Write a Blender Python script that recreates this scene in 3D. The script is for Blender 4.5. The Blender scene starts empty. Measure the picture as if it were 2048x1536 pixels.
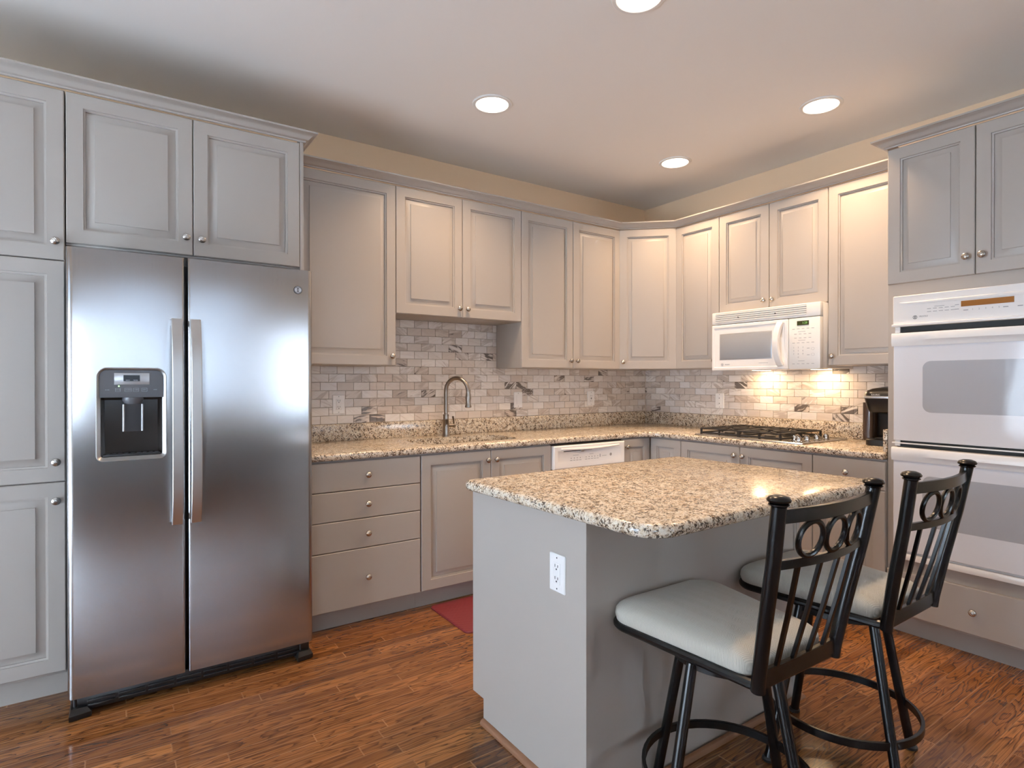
import bpy, bmesh, math, random
from math import pi, sin, cos, radians as rad
from mathutils import Vector, Matrix
from mathutils.geometry import tessellate_polygon

S = bpy.context.scene
COL = S.collection

# ------------------------------------------------------------------ camera
F_PX, YAW, PITCH, ROLL, CAM_Z = 1163.10, 0.60070, 0.0045, -0.0007, 1.2785
cam_d = bpy.data.cameras.new('camera')
cam = bpy.data.objects.new('camera', cam_d)
COL.objects.link(cam)
fw = Vector((sin(YAW)*cos(PITCH), cos(YAW)*cos(PITCH), -sin(PITCH)))
r0 = Vector((cos(YAW), -sin(YAW), 0)); u0 = r0.cross(fw)
rt = r0*cos(ROLL) + u0*sin(ROLL); up = rt.cross(fw)
m = Matrix(((rt.x, up.x, -fw.x, 0), (rt.y, up.y, -fw.y, 0), (rt.z, up.z, -fw.z, CAM_Z), (0, 0, 0, 1)))
cam.matrix_world = m
cam_d.sensor_width = 36.0; cam_d.sensor_fit = 'HORIZONTAL'
cam_d.lens = 36.0*F_PX/2048.0
cam_d.clip_start = 0.02
S.camera = cam

# ------------------------------------------------------------------ world, exposure
S.view_settings.view_transform = 'Standard'
S.view_settings.look = 'None'
S.view_settings.exposure = 0.22
S.view_settings.gamma = 1.0
S.view_settings.use_curve_mapping = False
W = bpy.data.worlds.new('world'); S.world = W; W.use_nodes = True
bg = W.node_tree.nodes['Background']
bg.inputs['Color'].default_value = (0.62, 0.78, 1.0, 1)
bg.inputs['Strength'].default_value = 1.7
S.cycles.max_bounces = 8
S.cycles.diffuse_bounces = 5
S.cycles.sample_clamp_indirect = 6.0
S.cycles.use_denoising = True

# room (metres); wall behind the sink is y = YW, wall with the cooktop is x = XB
YW, XB, ZC = 3.573, 3.873, 2.785
XL, YF = -2.7, -3.3

def area(name, loc, rot, sx, sy, power, color, spread=pi):
    l = bpy.data.lights.new(name, 'AREA'); l.shape = 'RECTANGLE'; l.size = sx; l.size_y = sy
    l.energy = power; l.color = color; l.spread = spread
    o = bpy.data.objects.new(name, l); COL.objects.link(o); o.location = loc; o.rotation_euler = rot
    return o
DAY = (0.68, 0.83, 1.0)
WARM = (1.0, 0.68, 0.41)
# daylight just outside the glass door in the left wall and the added, unseen windows in the wall behind the camera
area('daylight', (XL-0.45, 1.45, 1.0), (0, -pi/2-rad(34), 0), 2.2, 2.3, 270, DAY)
area('daylight', (-1.80, YF-0.40, 1.35), (pi/2+rad(15), 0, 0), 1.3, 1.5, 140, DAY)
area('daylight', (3.15, YF-0.40, 1.35), (pi/2+rad(15), 0, 0), 1.0, 1.5, 70, DAY)
area('daylight', (0.25, YF-0.40, 1.75), (pi/2, 0, 0), 2.0, 1.5, 6, DAY)
CAN_W, HOOD_W = 10.5, 1.6

# ------------------------------------------------------------------ materials
def s2l(c):
    return tuple(((x/255)/12.92 if x/255 <= 0.04045 else ((x/255+0.055)/1.055)**2.4) for x in c) + (1,)
def mat(name, rgb, rough=0.5, metal=0.0, **kw):
    M = bpy.data.materials.new(name); M.use_nodes = True
    b = M.node_tree.nodes['Principled BSDF']
    b.inputs['Base Color'].default_value = s2l(rgb)
    b.inputs['Roughness'].default_value = rough
    b.inputs['Metallic'].default_value = metal
    for k, v in kw.items():
        b.inputs[k.replace('_', ' ')].default_value = v
    return M
class NT:
    """small wrapper for writing node trees"""
    def __init__(s, M): s.t = M.node_tree; s.b = s.t.nodes['Principled BSDF']
    def n(s, typ, **kw):
        o = s.t.nodes.new(typ)
        for k, v in kw.items(): setattr(o, k, v)
        return o
    def l(s, a, b): s.t.links.new(a, b)
    def setin(s, sock, v):
        if isinstance(v, bpy.types.NodeSocket): s.l(v, sock)
        else: sock.default_value = v
    def math(s, op, a, b=0.0, c=None):
        o = s.n('ShaderNodeMath', operation=op); s.setin(o.inputs[0], a); s.setin(o.inputs[1], b)
        if c is not None: s.setin(o.inputs[2], c)
        return o.outputs[0]
    def comb(s, x, y, z):
        o = s.n('ShaderNodeCombineXYZ'); [s.setin(o.inputs[i], v) for i, v in enumerate((x, y, z))]
        return o.outputs[0]
    def noise(s, vec, scale, detail=2.0, rough=0.5, w=None, dist=0.0):
        o = s.n('ShaderNodeTexNoise'); 
        if w is not None: o.noise_dimensions = '4D'; s.setin(o.inputs['W'], w)
        s.l(vec, o.inputs['Vector']); s.setin(o.inputs['Scale'], scale); s.setin(o.inputs['Detail'], detail)
        s.setin(o.inputs['Roughness'], rough); s.setin(o.inputs['Distortion'], dist)
        return o.outputs[0]
    def white(s, v):
        o = s.n('ShaderNodeTexWhiteNoise', noise_dimensions='1D'); s.setin(o.inputs['W'], v); return o.outputs['Value']
    def ramp(s, fac, stops, interp='LINEAR'):
        o = s.n('ShaderNodeValToRGB'); r = o.color_ramp; r.interpolation = interp
        while len(r.elements) < len(stops): r.elements.new(0.5)
        for e, (p, c) in zip(r.elements, stops):
            e.position = p; e.color = s2l(c) if len(c) == 3 and max(c) > 1 else tuple(c)+(1,)*(4-len(c))
        s.l(fac, o.inputs[0]); return o.outputs[0]
    def mix(s, f, a, b, typ='MIX'):
        o = s.n('ShaderNodeMix', data_type='RGBA', blend_type=typ)
        s.setin(o.inputs[0], f); s.setin(o.inputs[6], a); s.setin(o.inputs[7], b); return o.outputs[2]
    def maprange(s, v, a, b, c, d):
        o = s.n('ShaderNodeMapRange'); s.setin(o.inputs[0], v)
        for i, x in enumerate((a, b, c, d)): o.inputs[i+1].default_value = x
        return o.outputs[0]
    def bump(s, h, strength, dist=0.001):
        o = s.n('ShaderNodeBump'); s.l(h, o.inputs['Height']); o.inputs['Strength'].default_value = strength
        o.inputs['Distance'].default_value = dist; s.l(o.outputs[0], s.b.inputs['Normal'])
    def pos(s):
        g = s.n('ShaderNodeNewGeometry'); x = s.n('ShaderNodeSeparateXYZ'); s.l(g.outputs['Position'], x.inputs[0])
        return g.outputs['Position'], x.outputs
    def obj(s):
        g = s.n('ShaderNodeTexCoord'); x = s.n('ShaderNodeSeparateXYZ'); s.l(g.outputs['Object'], x.inputs[0])
        return g.outputs['Object'], x.outputs

PAINT = mat('cabinet_paint', (171, 164, 157), 0.38)
t = NT(PAINT); v, _ = t.pos(); t.bump(t.noise(v, 260, 2), 0.03, 0.0005)
WALLM = mat('wall_paint', (233, 205, 172), 0.75)
t = NT(WALLM); v, _ = t.pos(); t.bump(t.noise(v, 180, 3), 0.08, 0.001)
CEILM = mat('ceiling_paint', (241, 239, 236), 0.85)
t = NT(CEILM); v, _ = t.pos(); t.bump(t.noise(v, 150, 3), 0.08, 0.001)
WHITE = mat('white_enamel', (238, 238, 238), 0.22)
WHITE2 = mat('white_plastic', (232, 232, 230), 0.35)
OGLASS = mat('oven_glass_white', (226, 228, 234), 0.06)
OWIN = mat('oven_window_glass', (176, 178, 184), 0.05)
MWIN = mat('microwave_window_mesh', (158, 160, 163), 0.12)
NICKEL = mat('brushed_nickel', (182, 178, 173), 0.27, 1.0)
FAUCETM = mat('faucet_nickel', (152, 142, 132), 0.28, 1.0)
CHROME = mat('chrome', (220, 220, 220), 0.12, 1.0)
BLACKM = mat('black_satin_metal', (9, 9, 10), 0.27, 0.0, Specular_IOR_Level=0.42)
IRON = mat('cast_iron', (38, 34, 32), 0.55)
BLACKP = mat('black_plastic', (20, 20, 21), 0.3)
GREYP = mat('grey_plastic', (84, 84, 88), 0.4)
DGREY = mat('dark_grey_plastic', (48, 48, 51), 0.35)
DARK = mat('dark_cavity', (14, 14, 15), 0.6)
SILVERP = mat('silver_plastic', (190, 192, 196), 0.3, 0.6)
INK = mat('grey_print', (158, 160, 165), 0.5)
INKD = mat('dark_print', (70, 70, 74), 0.5)
INKW = mat('light_print', (190, 195, 205), 0.5)
SCREEN = mat('display_screen', (12, 12, 14), 0.15)
SCREENG = mat('display_screen_green', (60, 66, 40), 0.2)
AMBER = mat('amber_display_window', (150, 98, 48), 0.08)
SHOE = mat('brown_shoe_wood', (132, 92, 66), 0.4)
MATR = mat('red_mat_rubber', (112, 36, 40), 0.55)
PLATE = mat('outlet_plate', (240, 240, 240), 0.35)
SMOKE = mat('smoked_reservoir', (92, 74, 62), 0.15, 0.0, Transmission_Weight=0.35)

def emis(name, rgb, strength):
    M = bpy.data.materials.new(name); M.use_nodes = True; b = M.node_tree.nodes['Principled BSDF']
    b.inputs['Base Color'].default_value = (0.8, 0.8, 0.8, 1)
    b.inputs['Emission Color'].default_value = tuple(rgb)+(1,); b.inputs['Emission Strength'].default_value = strength
    return M
LENS = emis('lamp_lens', (1.0, 0.86, 0.70), 9.0)
HLENS = emis('hood_lamp_lens', (1.0, 0.78, 0.50), 12.0)
GREENL = emis('green_indicator', (0.35, 1.0, 0.25), 2.5)
GREEND = emis('green_digits', (0.30, 0.62, 0.16), 0.5)
GREEND.node_tree.nodes['Principled BSDF'].inputs['Base Color'].default_value = (0.1, 0.25, 0.05, 1)

# brushed stainless steel
STEEL = mat('brushed_stainless', (188, 184, 180), 0.22, 1.0, Anisotropic=0.85)
t = NT(STEEL)
tg = t.n('ShaderNodeTangent', direction_type='RADIAL', axis='Z'); t.l(tg.outputs[0], t.b.inputs['Tangent'])
v, x = t.pos()
nz = t.noise(t.comb(t.math('MULTIPLY', x[0], 450.0), t.math('MULTIPLY', x[1], 450.0), t.math('MULTIPLY', x[2], 2.0)), 1.0, 2)
t.l(t.mix(nz, s2l((176, 176, 178)), s2l((184, 184, 186))), t.b.inputs['Base Color'])
STEEL2 = mat('steel_trim', (200, 198, 196), 0.36, 1.0)
STEELC = mat('cooktop_steel', (186, 184, 182), 0.24, 1.0)

# granite
GRAN = mat('speckled_granite', (200, 180, 150), 0.15)
t = NT(GRAN); v, _ = t.pos()
big = t.noise(v, 9, 3, 0.6)
mid = t.noise(v, 75, 4, 0.7)
wob = t.n('ShaderNodeTexNoise'); t.l(v, wob.inputs['Vector']); wob.inputs['Scale'].default_value = 130; wob.inputs['Detail'].default_value = 2
wv_ = t.n('ShaderNodeVectorMath', operation='MULTIPLY_ADD'); t.l(wob.outputs['Color'], wv_.inputs[0])
wv_.inputs[1].default_value = (0.010, 0.010, 0.010); t.l(v, wv_.inputs[2])
base = t.ramp(mid, [(0.30, (172, 150, 124)), (0.43, (208, 192, 169)), (0.55, (228, 219, 203)), (0.70, (208, 202, 192))])
base = t.mix(t.maprange(big, 0.48, 0.72, 0.0, 0.3), base, s2l((190, 150, 104)))
def flecks(scale):
    vo = t.n('ShaderNodeTexVoronoi', feature='F1'); t.l(wv_.outputs[0], vo.inputs['Vector']); vo.inputs['Scale'].default_value = scale
    sep = t.n('ShaderNodeSeparateColor'); t.l(vo.outputs['Color'], sep.inputs[0]); return sep.outputs
f1, f2 = flecks(195), flecks(290)
cl = t.noise(v, 38, 3, 0.65, dist=0.5)
d1 = t.math('ADD', t.math('MULTIPLY', f1[0], 0.55), t.math('MULTIPLY', cl, 0.9))
d2 = t.math('ADD', t.math('MULTIPLY', f2[0], 0.55), t.math('MULTIPLY', cl, 0.7))
ltf = t.maprange(t.math('SUBTRACT', t.math('MULTIPLY', f1[2], 0.6), t.math('MULTIPLY', cl, 0.8)), 0.10, 0.14, 0.0, 0.55)
base = t.mix(ltf, base, s2l((226, 221, 210)))
base = t.mix(t.maprange(d2, 0.74, 0.78, 0.0, 0.75), base, t.mix(f2[1], s2l((112, 88, 66)), s2l((150, 128, 104))))
base = t.mix(t.maprange(d1, 0.872, 0.90, 0.0, 0.92), base, t.mix(f1[1], s2l((40, 34, 30)), s2l((92, 70, 54))))
t.l(base, t.b.inputs['Base Color'])

# oak strip floor, boards along x
OAK = mat('oak_strip_floor', (140, 80, 45), 0.22)
t = NT(OAK); v, x = t.pos()
BW, BL = 0.0567, 0.85
yo = t.math('SUBTRACT', x[1], 0.898)
row = t.math('FLOOR', t.math('DIVIDE', yo, BW))
fy = t.math('FRACT', t.math('DIVIDE', yo, BW))
rr = t.white(row)
xs = t.math('ADD', t.math('DIVIDE', x[0], BL), t.math('MULTIPLY', rr, 7.31))
ci = t.math('FLOOR', xs); fx = t.math('FRACT', xs)
pid = t.math('ADD', t.math('MULTIPLY', row, 13.37), t.math('MULTIPLY', ci, 3.71))
r1 = t.white(pid); r2 = t.white(t.math('ADD', pid, 0.517))
ox = t.math('ADD', x[0], t.math('MULTIPLY', r1, 20.0)); oy = t.math('ADD', x[1], t.math('MULTIPLY', r2, 9.0))
gv = t.comb(t.math('MULTIPLY', ox, 2.2), t.math('MULTIPLY', oy, 13.0), r1)
g1 = t.noise(gv, 1.0, 2.5, 0.55, dist=0.25)
ringv = t.math('FRACT', t.math('MULTIPLY', g1, 13.0))
ringd = t.math('MULTIPLY', t.maprange(ringv, 0.45, 0.92, 0.0, 1.0), t.maprange(ringv, 0.95, 1.0, 1.0, 0.0))
pore = t.noise(t.comb(t.math('MULTIPLY', ox, 3.5), t.math('MULTIPLY', oy, 400.0), r2), 1.0, 2, 0.6)
tone = t.ramp(r1, [(0.0, (98, 60, 31)), (0.3, (138, 90, 49)), (0.55, (114, 72, 38)), (0.8, (166, 112, 62)), (1.0, (126, 80, 43))])
c = t.mix(t.math('MULTIPLY', ringd, t.maprange(pore, 0.3, 0.6, 0.55, 1.0)), tone, s2l((52, 29, 16)))
c = t.mix(t.maprange(pore, 0.47, 0.64, 0.0, 0.6), c, s2l((72, 40, 22)))
c = t.mix(t.maprange(pore, 0.30, 0.42, 0.35, 0.0), c, s2l((190, 124, 72)))
blot = t.noise(v, 2.2, 3, 0.6)
c = t.mix(t.maprange(blot, 0.35, 0.7, 0.0, 0.25), c, s2l((150, 100, 66)))
ey = t.math('MULTIPLY', t.math('MINIMUM', fy, t.math('SUBTRACT', 1.0, fy)), BW)
ex = t.math('MULTIPLY', t.math('MINIMUM', fx, t.math('SUBTRACT', 1.0, fx)), BL)
ed = t.math('MINIMUM', ey, ex)
gap = t.maprange(ed, 0.0003, 0.0007, 1.0, 0.0)
edge_glint = t.math('MULTIPLY', t.maprange(ed, 0.0012, 0.0024, 1.0, 0.0), t.maprange(t.white(t.math('ADD', row, 0.91)), 0, 1, 0.3, 1.0))
c = t.mix(t.math('MULTIPLY', edge_glint, 0.7), c, s2l((206, 156, 106)))  # shine of the board bevels painted in as a pale edge line
c = t.mix(t.math('MULTIPLY', gap, 0.85), c, s2l((46, 24, 12)))
t.l(c, t.b.inputs['Base Color'])
t.l(t.maprange(t.noise(v, 7, 3), 0.3, 0.7, 0.07, 0.17), t.b.inputs['Roughness'])
hgt = t.math('SUBTRACT', t.math('MULTIPLY', pore, 0.25), t.math('MULTIPLY', gap, 1.0))
t.bump(t.math('ADD', hgt, t.math('MULTIPLY', blot, 1.2)), 0.13, 0.0015)

# marble mosaic tiles: per-tile random stored in an attribute
TILE = mat('marble_tile', (200, 190, 182), 0.32)
t = NT(TILE); v, x = t.pos()
at_ = t.n('ShaderNodeAttribute', attribute_name='tile'); sp = t.n('ShaderNodeSeparateColor'); t.l(at_.outputs['Color'], sp.inputs[0])
R, G, B_ = sp.outputs[0], sp.outputs[1], sp.outputs[2]
hx = t.math('ADD', x[0], x[1])
ang = t.math('MULTIPLY', t.math('SUBTRACT', G, 0.5), 1.5)
ca, sa = t.math('COSINE', ang), t.math('SINE', ang)
uu = t.math('ADD', t.math('MULTIPLY', hx, ca), t.math('MULTIPLY', x[2], sa))
vv = t.math('SUBTRACT', t.math('MULTIPLY', x[2], ca), t.math('MULTIPLY', hx, sa))
tv = t.comb(t.math('MULTIPLY', uu, 4.0), t.math('MULTIPLY', vv, 60.0), t.math('MULTIPLY', B_, 50.0))
n1 = t.noise(tv, 1.0, 4, 0.6, dist=0.5)
n2 = t.noise(t.comb(t.math('MULTIPLY', uu, 8.0), t.math('MULTIPLY', vv, 40.0), t.math('MULTIPLY', G, 40.0)), 1.0, 3, 0.6, dist=0.8)
tb = t.ramp(R, [(0.0, (226, 222, 220)), (0.3, (236, 231, 226)), (0.5, (220, 212, 204)), (0.75, (206, 193, 182)), (1.0, (222, 218, 216))])
tb = t.mix(t.maprange(n1, 0.45, 0.75, 0.0, 0.4), tb, s2l((192, 176, 165)))
thr = t.maprange(B_, 0.0, 1.0, -0.30, 0.10)
vd = t.math('ADD', n2, thr)
tb = t.mix(t.maprange(vd, 0.46, 0.60, 0.0, 0.5), tb, s2l((150, 130, 114)))
thr2 = t.maprange(B_, 0.84, 1.0, -0.30, 0.075)
vd2 = t.math('ADD', n2, thr2)
tb = t.mix(t.maprange(vd2, 0.50, 0.545, 0.0, 0.82), tb, s2l((66, 56, 50)))
t.l(tb, t.b.inputs['Base Color'])
GROUT = mat('grout', (168, 156, 144), 0.85)

# stool fabric with fine diagonal ribs
FAB = mat('sage_ribbed_fabric', (180, 178, 168), 0.9, 0.0, Sheen_Weight=0.3)
t = NT(FAB); v, x = t.obj()
zig = t.math('ABSOLUTE', t.math('SUBTRACT', t.math('FRACT', t.math('MULTIPLY', x[0], 22.0)), 0.5))
wv = t.math('SINE', t.math('MULTIPLY', t.math('ADD', x[1], t.math('MULTIPLY', zig, 0.022)), 1500.0))
hv = t.math('ADD', t.math('MULTIPLY', wv, 0.5), t.noise(v, 300, 2))
t.l(t.mix(t.maprange(wv, -1, 1, 0.0, 1.0), s2l((176, 172, 161)), s2l((196, 192, 181))), t.b.inputs['Base Color'])
t.bump(hv, 0.5, 0.0012)
t = NT(MATR); v, x = t.pos()
bk = t.math('MULTIPLY', t.math('SINE', t.math('MULTIPLY', x[0], 210.0)), t.math('SINE', t.math('MULTIPLY', x[1], 210.0)))
t.bump(bk, 0.5, 0.001)
GLASSM = mat('window_glass', (255, 255, 255), 0.0, 0.0, Transmission_Weight=1.0, IOR=1.45)

# ------------------------------------------------------------------ mesh helpers
class MB:
    def __init__(s): s.v = []; s.f = []; s.fm = []; s.M = Matrix.Identity(4)
    def add(s, vs, fs, mi=0):
        b = len(s.v); s.v += [tuple(s.M @ Vector(p)) for p in vs]
        s.f += [tuple(b+i for i in q) for q in fs]; s.fm += [mi]*len(fs)
    def box(s, a, b, bev=0.0, mi=0):
        (x0, y0, z0), (x1, y1, z1) = a, b
        if x0 > x1: x0, x1 = x1, x0
        if y0 > y1: y0, y1 = y1, y0
        if z0 > z1: z0, z1 = z1, z0
        if bev <= 0:
            vs = [(x0,y0,z0),(x1,y0,z0),(x1,y1,z0),(x0,y1,z0),(x0,y0,z1),(x1,y0,z1),(x1,y1,z1),(x0,y1,z1)]
            s.add(vs, [(0,3,2,1),(4,5,6,7),(0,1,5,4),(1,2,6,5),(2,3,7,6),(3,0,4,7)], mi); return
        bm = bmesh.new(); bmesh.ops.create_cube(bm, size=1)
        for q in bm.verts: q.co = Vector(((x0+x1)/2+q.co.x*(x1-x0), (y0+y1)/2+q.co.y*(y1-y0), (z0+z1)/2+q.co.z*(z1-z0)))
        bev = min(bev, 0.49*min(x1-x0, y1-y0, z1-z0))
        bmesh.ops.bevel(bm, geom=bm.edges[:], offset=bev, segments=2, affect='EDGES', profile=0.5)
        s.bm(bm, mi)
    def bm(s, bm, mi=0):
        bm.verts.index_update()
        s.add([tuple(q.co) for q in bm.verts], [tuple(w.index for w in f.verts) for f in bm.faces], mi); bm.free()
    def loft(s, loops, cap0=True, cap1=True, closed=True, mi=0):
        n = len(loops[0]); vs = [p for L in loops for p in L]; fs = []
        for k in range(len(loops)-1):
            for i in range(n if closed else n-1):
                j = (i+1) % n; fs.append((k*n+i, k*n+j, (k+1)*n+j, (k+1)*n+i))
        if cap0: fs.append(tuple(range(n-1, -1, -1)))
        if cap1: fs.append(tuple((len(loops)-1)*n+i for i in range(n)))
        s.add(vs, fs, mi)
    def lathe(s, prof, c=(0,0,0), axis='z', seg=20, mi=0):
        loops = []
        for r, h in prof:
            L = []
            for i in range(seg):
                a = 2*pi*i/seg; p = (r*cos(a), r*sin(a), h)
                if axis == 'x': p = (h, r*cos(a), r*sin(a))
                if axis == '-y': p = (r*cos(a), -h, r*sin(a))
                L.append((c[0]+p[0], c[1]+p[1], c[2]+p[2]))
            loops.append(L)
        s.loft(loops, mi=mi)
    def tube(s, pts, r, seg=12, mi=0, closed=False, rx=None, up=None):
        """round or (rx given) flat rectangular section along a path"""
        P = [Vector(p) for p in pts]; n = len(P); loops = []
        U = Vector(up) if up else None; N = None
        for i in range(n):
            if closed: T = (P[(i+1) % n]-P[i-1]).normalized()
            else: T = (P[min(i+1, n-1)]-P[max(i-1, 0)]).normalized()
            if U is not None: N = (U - T*U.dot(T)).normalized()
            elif N is None:
                q = Vector((0,0,1)) if abs(T.z) < 0.9 else Vector((1,0,0)); N = (q - T*q.dot(T)).normalized()
            else: N = (N - T*N.dot(T)).normalized()
            Bn = T.cross(N); rr = r[i] if isinstance(r, (list, tuple)) else r
            if rx is None: L = [tuple(P[i]+N*rr*cos(2*pi*k/seg)+Bn*rr*sin(2*pi*k/seg)) for k in range(seg)]
            else:
                b = min(rr, rx)*0.25
                L = [tuple(P[i]+N*a+Bn*c_) for a, c_ in ((rr,rx-b),(rr-b,rx),(-rr+b,rx),(-rr,rx-b),(-rr,-rx+b),(-rr+b,-rx),(rr-b,-rx),(rr,-rx+b))]
            loops.append(L)
        if closed: loops.append(loops[0]); s.loft(loops, False, False, mi=mi)
        else: s.loft(loops, mi=mi)
    def poly(s, outer, z, holes=(), flip=False, mi=0):
        Ls = [[Vector((p[0], p[1], 0)) for p in outer]] + [[Vector((p[0], p[1], 0)) for p in h] for h in holes]
        tri = tessellate_polygon(Ls); pts = [p for L in Ls for p in L]
        fs = []
        for a, b, c in tri:
            A, B, C_ = pts[a], pts[b], pts[c]
            ccw = (B-A).cross(C_-A).z > 0
            fs.append((a, b, c) if ccw != flip else (a, c, b))
        s.add([(p.x, p.y, z) for p in pts], fs, mi)

ROOTS = []
def finish(name, mb, m, parent=None, smooth=35, label=None):
    me = bpy.data.meshes.new(name); me.from_pydata(mb.v, [], mb.f)
    ms = m if isinstance(m, (list, tuple)) else [m]
    for q in ms: me.materials.append(q)
    if len(ms) > 1: me.polygons.foreach_set('material_index', mb.fm)
    bm = bmesh.new(); bm.from_mesh(me)
    bmesh.ops.remove_doubles(bm, verts=bm.verts[:], dist=1e-6)
    bmesh.ops.recalc_face_normals(bm, faces=bm.faces[:]); bm.to_mesh(me); bm.free()
    if smooth:
        me.polygons.foreach_set('use_smooth', [True]*len(me.polygons)); me.set_sharp_from_angle(angle=rad(smooth))
    o = bpy.data.objects.new(name, me); COL.objects.link(o)
    if parent: o.parent = parent
    if label: o['label'] = label
    return o
def tag(o, label=None, cat=None, group=None, kind=None):
    for k, v_ in (('label', label), ('category', cat), ('group', group), ('kind', kind)):
        if v_: o[k] = v_
    return o
def thing(name, label, cat, loc=(0,0,0), rz=0, group=None):
    o = bpy.data.objects.new(name, None); COL.objects.link(o); o.location = loc; o.rotation_euler = (0, 0, rz)
    o.empty_display_size = 0.1
    return tag(o, label, cat, group)
def copy_tree(o, parent=None):
    c = o.copy(); COL.objects.link(c)
    if parent: c.parent = parent
    for ch in list(o.children): copy_tree(ch, c)
    return c
def text(name, body, size, m, parent, loc, rot, depth=0.0006, align='CENTER'):
    cu = bpy.data.curves.new(name, 'FONT'); cu.body = body; cu.size = size; cu.extrude = depth
    cu.align_x = align; cu.align_y = 'CENTER'; cu.resolution_u = 3
    tmp = bpy.data.objects.new('tmp', cu); COL.objects.link(tmp)
    dg = bpy.context.evaluated_depsgraph_get(); me = bpy.data.meshes.new_from_object(tmp.evaluated_get(dg))
    bpy.data.objects.remove(tmp); me.name = name; me.materials.clear(); me.materials.append(m)
    o = bpy.data.objects.new(name, me); COL.objects.link(o); o.parent = parent; o.location = loc; o.rotation_euler = rot
    return o
def arc(cx, cy, r, a0, a1, n):
    return [(cx+r*cos(rad(a0+(a1-a0)*i/n)), cy+r*sin(rad(a0+(a1-a0)*i/n))) for i in range(n+1)]
def rrect(x0, y0, x1, y1, r, n=6):
    if not isinstance(r, (tuple, list)): r = (r,)*4
    return (arc(x0+r[0], y0+r[0], r[0], 180, 270, n)+arc(x1-r[1], y0+r[1], r[1], 270, 360, n)
            + arc(x1-r[2], y1-r[2], r[2], 0, 90, n)+arc(x0+r[3], y1-r[3], r[3], 90, 180, n))
def rri(x0, y0, x1, y1, r, d, n=6):
    """rounded rectangle moved in by d, corner radii following"""
    rs = r if isinstance(r, (tuple, list)) else (r,)*4
    return rrect(x0+d, y0+d, x1-d, y1-d, tuple(max(q-d, 0.0006) for q in rs), n)
def round_poly(pts, rs, n=6):
    out = []; N = len(pts)
    for i, (p, r) in enumerate(zip(pts, rs)):
        P = Vector(p); A = (Vector(pts[i-1])-P).normalized(); B = (Vector(pts[(i+1) % N])-P).normalized()
        if r <= 0: out.append(tuple(P)); continue
        half = A.angle(B)/2; d = r/math.tan(half); C_ = P+(A+B).normalized()*(r/sin(half))
        s0, s1 = P+A*d-C_, P+B*d-C_
        a0 = math.atan2(s0.y, s0.x); a1 = math.atan2(s1.y, s1.x); da = (a1-a0+pi) % (2*pi)-pi
        out += [(C_.x+r*cos(a0+da*k/n), C_.y+r*sin(a0+da*k/n)) for k in range(n+1)]
    return out
def inset(poly, d):
    """offset a CCW polygon inwards by d"""
    N = len(poly); out = []
    for i in range(N):
        a, b, c = Vector(poly[i-1]), Vector(poly[i]), Vector(poly[(i+1) % N])
        e1, e2 = (b-a).normalized(), (c-b).normalized()
        n1, n2 = Vector((-e1.y, e1.x)), Vector((-e2.y, e2.x)); k = n1+n2
        q = k/max(1e-6, k.dot(n1)) if k.length > 1e-6 else n1
        out.append(tuple(b+q*d))
    return out
def slab(mb, outline, z0, z1, holes=(), r=0.014, mi=0):
    """worktop slab with rounded edges (outline CCW)"""
    prof = [(r*(1-cos(a)), z0+r*(1-sin(a))) for a in (rad(0),)]
    zs = []
    for k in range(5):
        a = rad(90*k/4); zs.append((r*(1-sin(a)), z0+r*(1-cos(a))))
    for k in range(5):
        a = rad(90*k/4); zs.append((r*(1-cos(a)), z1-r*(1-sin(a))))
    loops = []
    for d, z in zs: loops.append([(p[0], p[1], z) for p in inset(outline, d)])
    mb.loft(loops, False, False, mi=mi)
    mb.poly([(p[0], p[1]) for p in loops[-1]], z1, holes, mi=mi)
    mb.poly([(p[0], p[1]) for p in loops[0]], z0, holes, flip=True, mi=mi)
    for h in holes: mb.loft([[(p[0], p[1], z) for p in h] for z in (z0, z1)], False, False, mi=mi)

# local frame of anything on a wall: x to the right, y into the wall, z up, front at y = 0
RA, RB = 0.0, -pi/2

def door_panel(mb, u0, v0, u1, v1, T=0.02, raised=True):
    fw_ = 0.056 if min(u1-u0, v1-v0) > 0.17 else 0.03
    prof = [(0, 0), (0, -T+0.003), (0.003, -T)]
    if raised:
        prof += [(fw_, -T), (fw_+0.0008, -T+0.006), (fw_+0.008, -T+0.008), (fw_+0.0085, -T+0.0155),
                 (fw_+0.013, -T+0.0155), (fw_+0.038, -T+0.004), (fw_+0.0386, -T+0.0005), (fw_+0.042, -T)]
    loops = [[(u0+d, y, v0+d), (u1-d, y, v0+d), (u1-d, y, v1-d), (u0+d, y, v1-d)] for d, y in prof]
    mb.loft(loops)
def knob(parent, u, v, y=-0.02):
    mb = MB()
    mb.lathe([(0.0065, 0.0), (0.0065, 0.003), (0.0045, 0.005), (0.0045, 0.013), (0.010, 0.016), (0.0150, 0.019), (0.0162, 0.023),
              (0.0150, 0.027), (0.0105, 0.0305), (0.005, 0.032), (0.0005, 0.0325)], (u, y, v), '-y', 18)
    # raised diagonal ribs across the dome
    for k in (-1, 0, 1):
        pts = []
        for i in range(9):
            a = -1.0+2.0*i/8; px = a*0.0125*cos(0.7)+k*0.0055*sin(0.7); pz = -a*0.0125*sin(0.7)+k*0.0055*cos(0.7)
            rr = min(0.0158, math.hypot(px, pz)); h = 0.0190+0.0136*math.sqrt(max(0, 1-(rr/0.0163)**2))
            pts.append((u+px, y-h, v+pz))
        mb.tube(pts, 0.0011, 6)
    finish('knob', mb, NICKEL, parent, label='round brushed nickel knob')
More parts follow.
